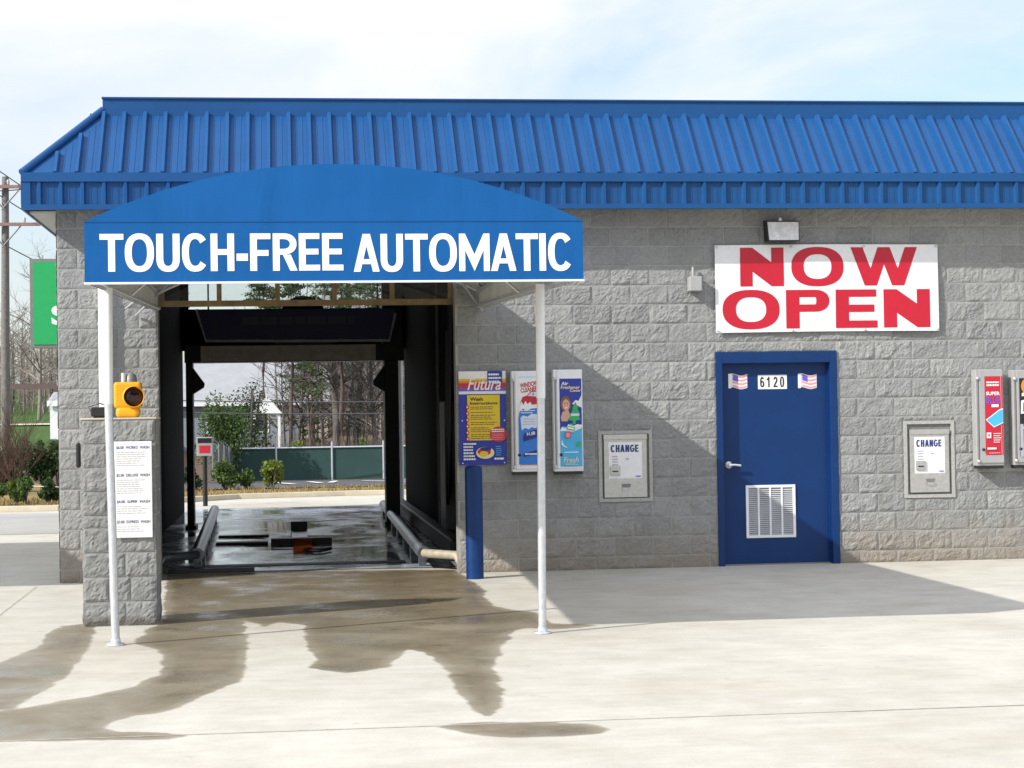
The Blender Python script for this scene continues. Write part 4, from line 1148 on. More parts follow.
# ------------------------------------------------------------------ wash equipment in the bay
M['hose'] = simple('grey rubber hose', (0.05, 0.052, 0.055), 0.5)
ph = empty('wall_hose_rack', (2.04, 3.2, 1.2)); tag(ph, 'grey hoses and a flat box hung on the right wall of the bay', 'hose rack')
m = MB(); m.bbox(-.08, .055, .7, 1.5, -1.0, .62, .02, M['hose']); m.build('box', None, ph)
for k in range(2):
    m = MB(); m.tube([(-.03, .2+.25*k, 1.9), (-.05, .2+.25*k, .4), (-.07, .32+.25*k, -.55-.1*k), (-.05, .5+.2*k, .3), (-.03, .55+.2*k, 1.5)], .022, 8, M['hose']); m.build('hose', None, ph)
ga = empty('wash_gantry', (0.1, 9.0, 0)); tag(ga, 'dark steel wash gantry arch standing across the bay', 'wash gantry')
m = MB(); m.box(-1.60, 1.68, -.16, .30, 2.49, 2.745, M['gantry']); m.box(-1.36, 1.25, -.166, -.16, 2.50, 2.735, M['beam']); m.build('beam', None, ga)
for x0, x1 in ((-1.585, -1.485), (1.38, 1.59)):
    m = MB(); m.bbox(x0, x1, -.15, .28, .05, 2.49, .01, M['gantry'])
    m.box(x0-.03, x1+.03, -.25, .40, .008, .06, M['gantry'])
    m.build('leg', None, ga)
for x0, s in ((-1.484, 1), (1.379, -1)):
    m = MB(); m.prism([(x0, 2.42), (x0+s*.17, 2.18), (x0+s*.16, 2.12), (x0, 2.02)], -.06, .10, M['gantry']); m.build('nozzle_bracket', None, ga)
m = MB(); m.lathe((.17, -.05, 3.13), (0, 1, 0), [(0, 0), (0, .34), (.06, .36), (.30, .36), (.36, .34), (.36, 0)], 30, M['black']); m.box(-.25, .6, -.05, .3, 2.746, 3.0, M['black']); m.build('hose_drum', None, ga)
m = MB(); m.box(1.36, 1.66, -.1, .2, 2.745, 3.9, M['gantry']); m.build('mast', None, ga)

hs_ = empty('hanging_bay_sign', (0.12, 7.4, 2.74)); tag(hs_, 'dark blue sign panel with pale edging hung across the bay', 'sign')
M['bluedark'] = simple('dark blue panel', (0.014, 0.026, 0.12), 0.5)
m = MB(); m.prism([(-1.24, .02), (1.36, .0), (1.46, .45), (-1.37, .46)], 0, .03, M['bluedark']); m.build('panel', None, hs_)
M['edging'] = simple('dull pale edging', (0.62, 0.64, 0.66), 0.5)
m = MB()
m.tube([(-1.37, -.01, .46), (-1.24, -.01, .01), (1.36, -.01, -.01), (1.45, -.01, .38)], .022, 8, M['edging']); m.build('edging', None, hs_)
a = Art(0, -.002, 0)
S['faint'] = flat('faint lettering', (0.05, 0.06, 0.12))
a.lines(-.72, .22, .86, .36, 1, 'faint', .8, 21, 0)
a.build('faded_lettering', hs_)
for q in (-1.2, 1.2):
    m = MB(); m.tube([(q, .015, .44), (q, .015, 1.55)], .012, 6, M['gantry']); m.build('hanger', None, hs_)

def rail(x0, y0, x1, y1, label, flare):
    r = empty('guide_rail', (x0, y0, 0.01)); tag(r, label, 'guide rail', 'wheel guide rails on the bay floor')
    dx, dy = x1-x0, y1-y0
    m = MB(); m.tube([(0, 0, .16), (dx, dy, .16)], .075, 14, M['rail']); m.build('tube', None, r)
    for k in range(7):
        m = MB(); t = .03+k*.155; m.box(dx*t-.04, dx*t+.04, dy*t-.05, dy*t+.05, 0, .12, M['rail']); m.build('foot', None, r)
    m = MB(); m.tube([(0, 0, .16), (flare, -.42, .16), (flare*1.15, -.47, .07), (flare*1.17, -.48, .0)], .047, 12, M['railend'] if flare > 0 else M['rail']); m.build('flared_end', None, r)
rail(-.98, 1.2, -1.18, 11.4, 'dark tubular guide rail along the left side of the bay floor', -.34)
rail(1.44, .62, 1.60, 12.0, 'tubular guide rail with cream flared end on the right of the bay floor', .31)
m = MB(); m.bbox(1.84, 2.0, 1.9, 14.0, 0.012, .22, .02, M['gantry']); tag(m.build('bay_kerb'), 'low dark kerb beam against the right wall of the bay', 'kerb beam')

ws = empty('wheel_stop', (0.18, 4.9, 0.01)); tag(ws, 'cross shaped dark steel wheel stop with an orange plate on the bay floor', 'wheel stop')
m = MB(); m.raw([(-.40, .0, .0), (.38, -.12, .0), (.38, .12, .0), (-.40, .22, .0), (-.40, .0, .075), (.38, -.12, .085), (.38, .12, .085), (-.40, .22, .075)], [(0,1,5,4),(1,2,6,5),(2,3,7,6),(3,0,4,7),(4,5,6,7)], M['gantry']); m.build('cross_bar', None, ws)
m = MB(); m.bbox(-.12, .12, -1.35, -.10, 0, .075, .008, M['orange']); m.build('front_plate', None, ws)
m = MB(); m.bbox(-.13, .08, .25, 2.2, 0, .05, .008, M['rail']); m.box(-.14, .09, 2.2, 2.35, 0, .17, M['gantry']); m.build('rear_plate', None, ws)
m = MB(); m.tube([(.02, -1.5, .03), (.2, -1.65, .03), (.33, -1.35, .03)], .025, 8, M['rail']); m.build('cable', None, ws)
m = MB(); m.bbox(-.93, -.26, 5.05, 5.35, .010, .040, .01, M['gantry']); tag(m.build('hose_cover'), 'wider flat dark hose cover lying between left guide rail and wheel stop', 'hose cover', 'hose covers on the bay floor')
m = MB(); m.bbox(-.95, -.26, 6.6, 6.75, .010, .035, .01, M['gantry']); tag(m.build('hose_cover'), 'narrower flat dark hose cover behind the wider one on the bay floor', 'hose cover', 'hose covers on the bay floor')
m = MB(); m.box(-1.27, 1.30, 1.45, 1.75, .0085, .016, M['gantry'])
tag(m.build('floor_drain'), 'long dark trench drain across the bay entrance floor', 'drain')
m = MB(); m.box(-1.27, -.36, .78, .90, .009, .05, M['black']); tag(m.build('threshold_bar'), 'short black rubber bar on the floor at the bay threshold', 'rubber bar')

st = empty('stop_sign_lamp', (-1.55, 16.5, 0)); tag(st, 'square signal box with red face on a dark post beyond the bay exit', 'signal')
m = MB(); m.tube([(0, 0, 0), (0, 0, 1.0)], .045, 10, M['gantry']); m.build('post', None, st)
m = MB(); m.bbox(-.15, .15, -.05, .05, .95, 1.31, .01, M['greymetal']); b_ = m.build('box', None, st)
m = MB(); m.box(-.13, .13, -.056, -.052, 1.20, 1.29, S['black']); m.box(-.10, .10, -.056, -.052, 1.01, 1.15, S['crimson']); m.build('face', None, b_)

# ------------------------------------------------------------------ beyond: fence, sign, pole, houses
fe = empty('screened_fence', (2.4, 81.5, -1.75)); tag(fe, 'chain link fence with green screen fabric at the far edge of the car park', 'fence')
fx = [-5.24+.0, -2.98, 0.02, 2.80, 5.6, 8.5]
m = MB(); m.box(-5.24, 6.5, .03, .05, .08, 1.78, M['screen']); m.build('screen_fabric', None, fe)
for x in (-5.24, -2.98, .02, 2.80, 5.6):
    m = MB(); m.tube([(x, -.02, 0), (x, -.02, 2.15 if x in (.02, 2.8) else 1.95)], .055, 8, M['galv']); m.build('fence_post', None, fe)
m = MB(); m.tube([(-5.24, 0, 1.83), (6.5, 0, 1.83)], .05, 8, M['galv']); m.build('top_rail', None, fe)
M['fencegrey'] = simple('dull galvanised fence', (0.26, 0.28, 0.28), 0.6, 0.2)
fl = empty('chain_link_fence', (-3.4, 60, -1.0)); tag(fl, 'pale chain link fence running away from camera to the green screened fence', 'fence')
A = Vector((.1, -2, .1)); B = Vector((.55, 21.3, -.62))
for k in range(6):
    p = A.lerp(B, k/5); m = MB(); m.tube([p, p+Vector((0, 0, 1.75))], .03, 8, M['fencegrey']); m.tube([p+Vector((0, 0, 1.75)), p+Vector((-.22, -.1, 1.95))], .018, 6, M['fencegrey']); m.build('fence_post', None, fl)
t = NT('chain link mesh'); P_ = t.coord()
tr = t.n('ShaderNodeBsdfTransparent'); pr = t.n('ShaderNodeBsdfPrincipled'); pr.inputs['Base Color'].default_value = (.22, .24, .24, 1)
w1 = t.n('ShaderNodeTexWave', wave_type='BANDS', bands_direction='DIAGONAL'); w1.inputs['Scale'].default_value = 3.0; t.l(P_, w1.inputs['Vector'])
f_ = t.math('GREATER_THAN', w1.outputs['Fac'], .72)
mx = t.n('ShaderNodeMixShader'); t.l(f_, mx.inputs[0]); t.l(tr.outputs[0], mx.inputs[1]); t.l(pr.outputs[0], mx.inputs[2]); t.l(mx.outputs[0], t.out.inputs['Surface'])
m = MB(); m.quad(A, B, B+Vector((0, 0, 1.75)), A+Vector((0, 0, 1.75))); m.build('mesh_fabric', t.m, fl)

py_ = empty('pylon_sign', (-5.2, 28, 0)); tag(py_, 'green pylon sign with dark frame and white letter beyond the left corner', 'sign')
m = MB(); m.box(-1.10, 1.3, 0, .35, 3.50, 5.72, M['steeldark']); m.build('frame', None, py_)
m = MB(); m.box(-1.02, 1.22, -.02, -.001, 3.58, 5.64, M['pylongreen']); fc = m.build('face', None, py_)
a = Art(0, -.022, 0); a.text('S', -.58, 4.06, -.16, 4.56, 'white', .03); a.build('lettering', fc)
m = MB(); m.box(.5, .8, .05, .3, 0, 3.5, M['steeldark']); m.build('support', None, py_)

up = empty('utility_pole', (-9.05, 42.3, gz(-9.05, 42.3)))
tag(up, 'tall wooden utility pole with reddish crossarms at the left edge', 'utility pole')
m = MB(); m.tube([(0, 0, 0), (.10, 0, 9.85)], .165, 12, M['wood'], True, .11); m.build('pole', None, up)
for z_, x0, x1 in ((9.50, -1.4, .72), (8.28, -1.3, 1.22)):
    m = MB(); m.box(x0, x1, -.28, -.16, z_-.045, z_+.055, M['armwood'])
    for q in (x0+.1, x0+.5, x1-.5, x1-.1): m.lathe((q, -.22, z_+.07), (0, 0, 1), [(0, .04), (.12, .05), (.16, .03), (.17, 0)], 8, M['greymetal'])
    m.build('crossarm', None, up)
    m = MB(); m.tube([(.0, -.22, z_-.75), (.6, -.22, z_-.05)], .025, 6, M['steeldark']); m.tube([(.1, -.22, z_-.75), (-.5, -.22, z_-.05)], .025, 6, M['steeldark']); m.build('brace', None, up)
def cable(a_, b_, sag, n=16):
    a_, b_ = Vector(a_), Vector(b_)
    return [a_.lerp(b_, k/n) - Vector((0, 0, sag*4*(k/n)*(1-k/n))) for k in range(n+1)]
zb = gz(-9.05, 42.3)
wires = [((-14, 30, 13.2), (-4.0, 60, 7.0), .3, 'thin upper power line running down behind the roof corner'),
         ((-14, 30, 12.2), (-4.0, 60, 6.4), .3, 'thin second power line just below the upper one'),
         ((-9.9, 42.1, zb+8.15), (1.0, 75, 4.4), .6, 'thin power line from the lower crossarm towards the green sign'),
         ((-10.2, 42.1, zb+9.42), (-8.4, 42.1, zb+9.42), .05, 'short power line along the top crossarm of the pole'),
         ((-12, 78, 3.0), (14, 80, 2.55), .25, 'upper dark cable strung across the view through the bay'),
         ((-12, 78, 2.35), (14, 80, 1.95), .25, 'lower dark cable strung across the view through the bay')]
for a_, b_, sg_, lb in wires:
    m = MB(); m.tube(cable(a_, b_, sg_), .018 if a_[1] < 60 else .03, 6, M['wire']); tag(m.build('power_line'), lb, 'power line', 'overhead power lines')

# houses
def house(name, loc, w, d, wall_h, roof_h, wall_m, roof_m, label, wins, o_=.5, dormer=None):
    h = empty(name, loc); tag(h, label, 'house')
    m = MB(); m.box(-w/2, w/2, 0, d, -1.5, wall_h, wall_m); m.build('wall', None, h)
    m = MB()
    m.raw([(-w/2-o_, -o_, wall_h), (w/2+o_, -o_, wall_h), (w/2+o_, d+o_, wall_h), (-w/2-o_, d+o_, wall_h), (-w/2-o_, d/2, wall_h+roof_h), (w/2+o_, d/2, wall_h+roof_h)],
          [(0,1,5,4),(2,3,4,5),(0,4,3),(1,2,5),(0,3,2,1)], roof_m); rf_ = m.build('roof', None, h)
    m = MB(); m.box(-w/2-o_, w/2+o_, -o_-.06, -o_, wall_h-.22, wall_h+.05, M['white']); m.build('fascia', None, rf_)
    for (x, z, ww, hh) in wins:
        m = MB(); m.box(x-ww/2-.12, x+ww/2+.12, -.05, -.001, z-.12, z+hh+.12, M['white']); wf = m.build('window', None, h)
        m = MB(); m.box(x-ww/2, x+ww/2, -.07, -.051, z, z+hh, M['window']); m.build('pane', None, wf)
    if dormer:
        x, z, ww, hh = dormer
        m = MB(); y0 = (z-wall_h)/roof_h*(d/2)-.9; m.box(x-ww/2, x+ww/2, y0, y0+3, z, z+hh, M['housebrown'])
        m.raw([(x-ww/2-.3, y0-.2, z+hh), (x+ww/2+.3, y0-.2, z+hh), (x+ww/2+.3, y0+3.5, z+hh), (x-ww/2-.3, y0+3.5, z+hh), (x, y0-.2, z+hh+.9), (x, y0+3.5, z+hh+.9)], [(0,1,4),(1,2,5,4),(2,3,5),(3,0,4,5)], roof_m)
        m.box(x-ww*.3, x+ww*.3, y0-.03, y0-.001, z+.2, z+hh-.2, M['window']); m.build('dormer', None, rf_)
    return h
house('pale_roof_house', (-5.6, 118, 0.2), 13, 9, 2.7, 3.1, M['siding'], M['houseroof'], 'house with large pale roof and grey blue siding seen left through the bay', [(-3.2, .6, 1.2, 1.3), (.5, .6, 1.2, 1.3), (3.6, .6, 1.2, 1.3)])
house('dormer_house', (.6, 134, 0.6), 5.5, 8, 2.6, 3.0, M['housebrown'], M['houseroof'], 'tan house with a dormer window behind bare trees through the bay', [(-1.4, .7, 1.2, 1.3), (1.2, .7, 1.2, 1.3)], dormer=(-1.3, 3.9, 1.8, 1.2))
house('white_house', (-9.35, 72, 1.2), 3.9, 5, 1.45, .5, M['white'], M['houseroof'], 'small white gabled building at the edge of the left lawn', [(-.6, .3, .5, .7)], o_=.12)
gp = empty('garden_gazebo', (-1.2, 96.5, -1.75)); tag(gp, 'small white gazebo with pointed roof seen through the bay', 'gazebo')
m = MB(); m.raw([(-.95, -.95, 3.75), (.95, -.95, 3.75), (.95, .95, 3.75), (-.95, .95, 3.75), (0, 0, 4.85)], [(0,1,4),(1,2,4),(2,3,4),(3,0,4),(0,3,2,1)], M['whitetrim']); m.build('roof', None, gp)
for x, y in ((-.75, -.75), (.75, -.75), (.75, .75), (-.75, .75)):
    m = MB(); m.box(x-.08, x+.08, y-.08, y+.08, 0, 3.75, M['white']); m.build('post', None, gp)
m = MB(); m.box(-20, -10.2, 82, 82.15, 3.45, 3.75, M['rope'])
for x in (-19.5, -15.5, -11.5): m.box(x-.08, x+.08, 82.02, 82.13, gz(x, 82)-.1, 3.5, M['rope'])
tag(m.build('brown_barrier'), 'long reddish brown horizontal barrier beam above the left lawn', 'barrier')

# ------------------------------------------------------------------ vegetation
def branch(mb, p, d, L, r, depth, rr, n=5, droop=0.0, spread=0.6, kids=3):
    pts = [p]; q = p.copy(); dd = d.copy(); seg = 4 if depth > 1 else 3
    for k in range(seg):
        dd = (dd + Vector((rr.uniform(-1, 1), rr.uniform(-1, 1), rr.uniform(-.4, .7)-droop))*.16).normalized()
        q = q + dd*(L/seg); pts.append(q.copy())
    mb.tube(pts, r, n if depth > 1 else 3, None, False, r*.45)
    if depth <= 0: return
    for k in range(kids):
        t = rr.uniform(.35, 1.0); i = min(seg-1, int(t*seg)); b = pts[i].lerp(pts[i+1], t*seg-i)
        ax = Vector((rr.uniform(-1, 1), rr.uniform(-1, 1), rr.uniform(-.2, .6))).normalized()
        nd = (dd*(1-spread) + ax*spread).normalized()
        branch(mb, b, nd, L*rr.uniform(.5, .75), r*.5, depth-1, rr, n, droop, spread, kids)

def bare_tree(loc, h, r, seed, label, mat=None, kids=3, depth=3, clear=.35, group='bare trees behind the fence'):
    rr = random.Random(seed)
    t = empty('bare_tree', loc); tag(t, label, 'tree', group)
    m = MB(); pts = [Vector((0, 0, -.3))]; q = Vector((0, 0, 0))
    lean = Vector((rr.uniform(-.06, .06), rr.uniform(-.06, .06), 1))
    for k in range(8):
        q = q + Vector((lean.x + rr.uniform(-.04, .04), lean.y + rr.uniform(-.04, .04), 1))*h/8; pts.append(q.copy())
    m.tube(pts, r, 8, None, True, r*.2); m.build('trunk', mat or M['bark'], t)
    m = MB()
    for k in range(int(22*h/10)):
        f = clear + (1-clear)*rr.random(); i = min(7, int(f*8)); b = pts[i].lerp(pts[i+1], f*8-i)
        an = rr.uniform(0, 6.28); d = Vector((math.cos(an), math.sin(an), rr.uniform(.2, 1.0))).normalized()
        branch(m, b, d, h*rr.uniform(.14, .26)*(1.25-f*.6), r*(1.1-f)*.38+.012, depth-1, rr, 4, 0.0, .55, kids)
    m.build('crown', mat or M['bark'], t, fix=False)
    return t

def leaf_faces(m, c, rad, n, size, rr, mat=None, flat_=1.0):
    V = []; F = []
    for k in range(n):
        u_ = rr.random()**.45
        d = Vector((rr.gauss(0, 1), rr.gauss(0, 1), rr.gauss(0, 1))).normalized()*u_
        p = c + Vector((d.x*rad[0], d.y*rad[1], d.z*rad[2]))
        a = Vector((rr.uniform(-1, 1), rr.uniform(-1, 1), rr.uniform(-1, 1)*flat_)).normalized()
        b = a.cross(Vector((rr.uniform(-1, 1), rr.uniform(-1, 1), rr.uniform(-1, 1)))).normalized()
        s_ = size*rr.uniform(.6, 1.3); j = len(V)
        V += [p-a*s_*.5, p+b*s_*.3, p+a*s_*.5, p-b*s_*.3]; F.append((j, j+1, j+2, j+3))
    m.raw(V, F, mat)

def pine(loc, h, r, seed, label, clear=.45, spread=2.4, group='pines behind the fence', nl=42):
    rr = random.Random(seed); t = empty('pine_tree', loc); tag(t, label, 'tree', group)
    m = MB(); pts = [Vector((rr.uniform(-.1, .1)*k/3, rr.uniform(-.1, .1)*k/3, h*k/8 - (.3 if k == 0 else 0))) for k in range(9)]
    m.tube(pts, r, 8, None, True, r*.25); m.build('trunk', M['pinebark'], t)
    mc = MB(); nb = int(34*h/12)
    for k in range(nb):
        f = clear + (1-clear)*(k/nb); i = min(7, int(f*8)); b = pts[i].lerp(pts[i+1], f*8-i)
        an = rr.uniform(0, 6.28); L = spread*(1.15-.85*(f-clear)/(1-clear))*rr.uniform(.55, 1.15)
        d = Vector((math.cos(an), math.sin(an), rr.uniform(-.05, .35))).normalized()
        e = b + d*L; mc.tube([b, b+d*L*.5+Vector((0, 0, -.05)), e], .05, 4, M['pinebark'], False, .015)
        for q in range(3):
            leaf_faces(mc, b + d*L*(.45+.27*q), (.55, .55, .20), nl, .20, rr, M['needles'], .5)
    leaf_faces(mc, pts[-1], (.5, .5, .6), 80, .2, rr, M['needles'])
    mc.build('crown', None, t, fix=False)
    return t

def shrub(name, loc, w, h, n, size, mat, seed, label, group=None, cat='shrub', stems=5, lobes=7):
    rr = random.Random(seed); t = empty(name, loc); tag(t, label, cat, group)
    m = MB(); tips = []
    for k in range(stems):
        an = rr.uniform(0, 6.28); e = Vector((math.cos(an)*w*.32*rr.random(), math.sin(an)*w*.32*rr.random(), h*rr.uniform(.45, .85)))
        m.tube([(0, 0, -.1), (e.x*.5, e.y*.5, e.z*.55), e], .02*max(1, h), 5, None, False, .008*max(1, h)); tips.append(e)
    m.build('stem', M['bark'], t)
    m = MB()
    for k in range(lobes):
        an = rr.uniform(0, 6.28); q = rr.random()**.5
        zz = h*rr.uniform(.18, .80); wr = w*.36*(1.15-zz/h*.7)
        leaf_faces(m, Vector((math.cos(an)*wr*q, math.sin(an)*wr*q, zz)), (w*.24, w*.24, h*.22), n//lobes, size, rr)
    m.build('foliage', mat, t, fix=False)
    return t

# trees seen through the bay
L2 = [('bare tree with the thickest trunk, right of centre through the bay', 3.05, 98, 14, .30, 11),
      ('bare tree with a slim straight trunk right of the thickest one', 4.35, 101, 13, .17, 12),
      ('bare tree at the right edge of the view through the bay', 5.6, 99, 13, .16, 13),
      ('bare tree with two close slim stems before the tan house', 1.6, 103, 12, .12, 14),
      ('bare tree leaning slightly in the middle of the view through the bay', .6, 100, 12, .14, 15),
      ('pale bare tree standing beside the gazebo', -.1, 104, 9, .09, 16)]
for lb, x, y, h, r, sd in L2: bare_tree((x, y, gz(x, y)), h, r, sd, lb, clear=.22 if sd != 11 else .3)
protos = []
spots = [(2.2, 112), (3.7, 116), (5.0, 110), (6.4, 114), (7.0, 105), (4.6, 122), (1.2, 124), (2.9, 128), (6.0, 126), (8.2, 120), (-.6, 112), (5.3, 105), (3.4, 108), (7.6, 132), (4.0, 135), (2.4, 104.5), (6.2, 102)]
for k, (x, y) in enumerate(spots):
    lb = 'slim bare tree deep in the wood behind the green fence'
    if k < 3: protos.append(bare_tree((x, y, gz(x, y)), 11+k, .10+.02*k, 40+k, lb, M['barkpale'] if k == 1 else M['bark'], clear=.12, depth=3, group='slim bare trees deep in the wood'))
    else:
        s_ = protos[k % 3]; o = s_.copy(); col.objects.link(o); o.location = (x, y, gz(x, y)); o.rotation_euler = (0, 0, k*1.7); o.scale = (1, 1, .85+.05*(k % 5))
        for ch in s_.children:
            c_ = ch.copy(); col.objects.link(c_); c_.parent = o
pine((3.3, 92, gz(3.3, 92)), 13.5, .20, 21, 'tall pine right of centre beyond the fence, crown above the gantry', .50, 2.6)
pine((.3, 96, gz(.3, 96)), 13.0, .17, 22, 'pine with wide crown in the middle above the hose drum', .55, 2.6)
pine((6.2, 97, gz(6.2, 97)), 14, .18, 23, 'pine at the right end of the row beyond the fence', .55, 2.4)
pine((-1.4, 104, gz(-1.4, 104)), 12.6, .15, 24, 'pine with the leftmost crown beyond the fence', .66, 2.4)
pine((.9, 107, gz(.9, 107)), 8.5, .13, 26, 'bushy young pine left of the thick bare trunk through the bay', .18, 2.0, nl=30)
pine((4.9, 109, gz(4.9, 109)), 9.5, .13, 27, 'bushy young pine behind the bare trunks right of the thick one', .2, 1.8, nl=26)
pine((2.0, 118, gz(2.0, 118)), 10.5, .13, 28, 'farthest bushy pine deep between the bare trunks', .15, 2.2, nl=26)
for k, (x, y, w_, h_, lb) in enumerate([(.4, 84.5, 1.5, 1.5, 'low yellow green brush just behind the middle of the green fence'), (2.2, 85, 1.3, 1.2, 'low brush behind the green fence, right of the yellow green one'), (4.4, 85.5, 1.6, 1.5, 'low brush behind the right end of the green fence')]):
    shrub('brush', (x, y, gz(x, y)), w_, h_+.9, 700, .16, M['leafyellow' if k == 0 else 'leafmid'], 130+k, lb, 'brush behind the green fence')
bt = pine((1.5, 88, gz(1.5, 88)), 7.6, .10, 25, 'low young pine with sparse arching boughs before the tan house', .60, 1.5, nl=9)
shrub('evergreen_tree', (-3.2, 80, gz(-3.2, 80)), 3.3, 5.0, 5600, .15, M['leafmid'], 31, 'broad mid green evergreen tree left of the gazebo behind the fence corner', None, 'tree', 6, 16)
shrub('cedar_tree', (-2.1, 86, gz(-2.1, 86)), 2.8, 6.2, 2600, .15, M['leafdark'], 32, 'thin dark cedar tree between the evergreen and the gazebo', None, 'tree', 5, 14)
shrub('bush', (-1.47, 25.3, 0), .95, .72, 900, .10, M['leafmid'], 33, 'bush with mid green leaves in the straw strip, left of the yellow green one', 'bushes in the straw strip', stems=7)
shrub('bush', (-.98, 25.6, 0), .55, .55, 420, .09, M['leafmid'], 36, 'small bush with mid green leaves in the straw strip, between its two larger neighbours', 'bushes in the straw strip', stems=5)
shrub('bush', (-.34, 24.5, 0), .80, .74, 800, .10, M['leafyellow'], 34, 'yellow green bush in the straw strip before the green fence', 'bushes in the straw strip', stems=8)
shrub('bush', (-2.25, 24.8, 0), .6, .6, 500, .10, M['leafdark'], 35, 'dark bush in the straw strip behind the red signal box', 'bushes in the straw strip', stems=5)
# left edge
for k, (x, y, w, h) in enumerate([(-8.55, 36.6, .8, 1.35), (-8.1, 36.9, .8, 1.5), (-7.6, 36.5, .8, 1.6), (-7.15, 36.8, .8, 1.6), (-6.7, 36.7, .8, 1.55)]):
    nm = ['first and leftmost', 'second', 'middle', 'fourth', 'last, hidden partly by the wall,'][k]
    shrub('hedge_conifer', (x, y, gz(x, y)), w, h, 1700, .11, M['leafdark'], 50+k, '%s conifer of the dark green hedge by the street' % nm, 'conifers of the hedge row')
for k, (x, y, w, h, mt, lb) in enumerate([(-5.85, 19.5, .7, .5, 'leafmid', 'low green shrub at the far left behind the kerb'), (-5.35, 19.8, .7, .58, 'leafmid', 'low green shrub in the middle of the left kerb strip'), (-4.85, 19.6, .6, .5, 'leafdark', 'low dark shrub in the left kerb strip beside the building'), (-5.60, 20.4, .5, .45, 'leafyellow', 'small yellow green shrub in the left kerb strip')]):
    shrub('low_shrub', (x, y, 0), w, h, 520, .09, M[mt], 70+k, lb, 'shrubs in the left kerb strip')
for k, (x, y, w, h, lb) in enumerate([(-7.15, 28.5, 1.2, 1.9, 'reddish brown twiggy bush at the far left edge'), (-6.65, 27.5, 1.0, 1.3, 'shorter reddish brown twiggy bush right of the larger one')]):
    rr = random.Random(90+k); t = empty('twiggy_bush', (x, y, 0)); tag(t, lb, 'shrub', 'leafless bushes on the left')
    m = MB()
    for q in range(26):
        an = rr.uniform(0, 6.28); d = Vector((math.cos(an)*.5, math.sin(an)*.5, 1)).normalized(); branch(m, Vector((0, 0, 0)), d, h*.75, .014, 2, rr, 4, 0, .4, 3)
    m.build('stem', M['leafred'], t, fix=False)
for k, (x, y, h, lb) in enumerate([(-13.4, 104, 9, 'bare tree with broad crown beyond the lawn, left'), (-16.5, 108, 11, 'tall bare tree behind the utility pole'), (-11.6, 112, 9.5, 'bare tree beyond the lawn below the green sign'), (-14.8, 118, 8, 'low bare tree far beyond the lawn')]):
    bare_tree((x, y, gz(x, y)), h, .14, 110+k, lb, M['barkpale'], clear=.2, group='bare trees beyond the left lawn')
# far wood: countless thin stems on the rising ground
def wood(name, x0, x1, y0, y1, n, hmin, hmax, seed, mat):
    rr = random.Random(seed); m = MB()
    for k in range(n):
        x = rr.uniform(x0, x1); y = rr.uniform(y0, y1); h = rr.uniform(hmin, hmax); b = Vector((x, y, gz(x, y)-.3))
        tp = b + Vector((rr.uniform(-.6, .6), rr.uniform(-.3, .3), h)); m.tube([b, b.lerp(tp, .5)+Vector((rr.uniform(-.2, .2), 0, 0)), tp], rr.uniform(.05, .16), 4, None, False, .02)
        for q in range(12):
            f = rr.uniform(.12, 1); c = b.lerp(tp, f); an = rr.uniform(0, 6.28)
            d = Vector((math.cos(an), math.sin(an)*.5, rr.uniform(.1, 1.1))).normalized(); L = rr.uniform(.8, 2.4); e = c + d*L
            m.tube([c, e], .03, 3, None, False, .012)
            for w in range(3):
                c2 = c.lerp(e, rr.uniform(.3, 1)); d2 = (d + Vector((rr.uniform(-.8, .8), 0, rr.uniform(-.3, .8)))).normalized(); m.tube([c2, c2+d2*rr.uniform(.4, 1.2)], .016, 3, None, False, .008)
    return tag(m.build(name, mat, None, fix=False), 'far grey brown leafless wood rising behind everything', 'wood', kind='stuff')
wood('leafless_wood', -4, 16, 136, 190, 260, 6, 11, 5, M['barkpale'])
wood('leafless_wood', -40, -12, 122, 175, 230, 5, 9, 6, M['barkpale'])
m = MB(); rr = random.Random(3)
for k in range(500):
    x = rr.uniform(-2, 9); y = rr.uniform(84, 100); an = rr.uniform(0, 6.28)
    b = Vector((x, y, gz(x, y))); m.tube([b, b+Vector((math.cos(an)*.4, math.sin(an)*.4, rr.uniform(.8, 2.6)))], .022, 3, None, False, .01)
M['undergrowth'] = simple('dry undergrowth', (0.20, 0.155, 0.115), 0.95, 0, 0.3, 3)
tag(m.build('undergrowth', M['undergrowth'], None, fix=False), 'dry brown undergrowth behind the green fence', 'undergrowth', kind='stuff')
# straw / mulch strip tufts
m = MB(); rr = random.Random(8)
for k in range(5200):
    if k % 2: x, y = rr.uniform(-3.4, 5), rr.uniform(20.4, 26)
    else: x, y = rr.uniform(-11, -3.6), rr.uniform(16.3, 22)
    if y < 20.4 and x > -3.6: continue
    a_ = rr.uniform(0, 6.28); h = rr.uniform(.03, .10); w = .012
    p = Vector((x, y, -.03)); d = Vector((math.cos(a_), math.sin(a_), 0))
    m.raw([p-d*w, p+d*w, p+d*w*.3+Vector((rr.uniform(-.05, .05), rr.uniform(-.05, .05), h+.03))], [(0, 1, 2)])
M['straw'] = leafy('straw blades', (0.22, 0.15, 0.06), (0.36, 0.28, 0.12), .2)
tag(m.build('dry_grass', M['straw'], None, fix=False), 'dry straw coloured grass along the kerbs', 'grass', kind='stuff')

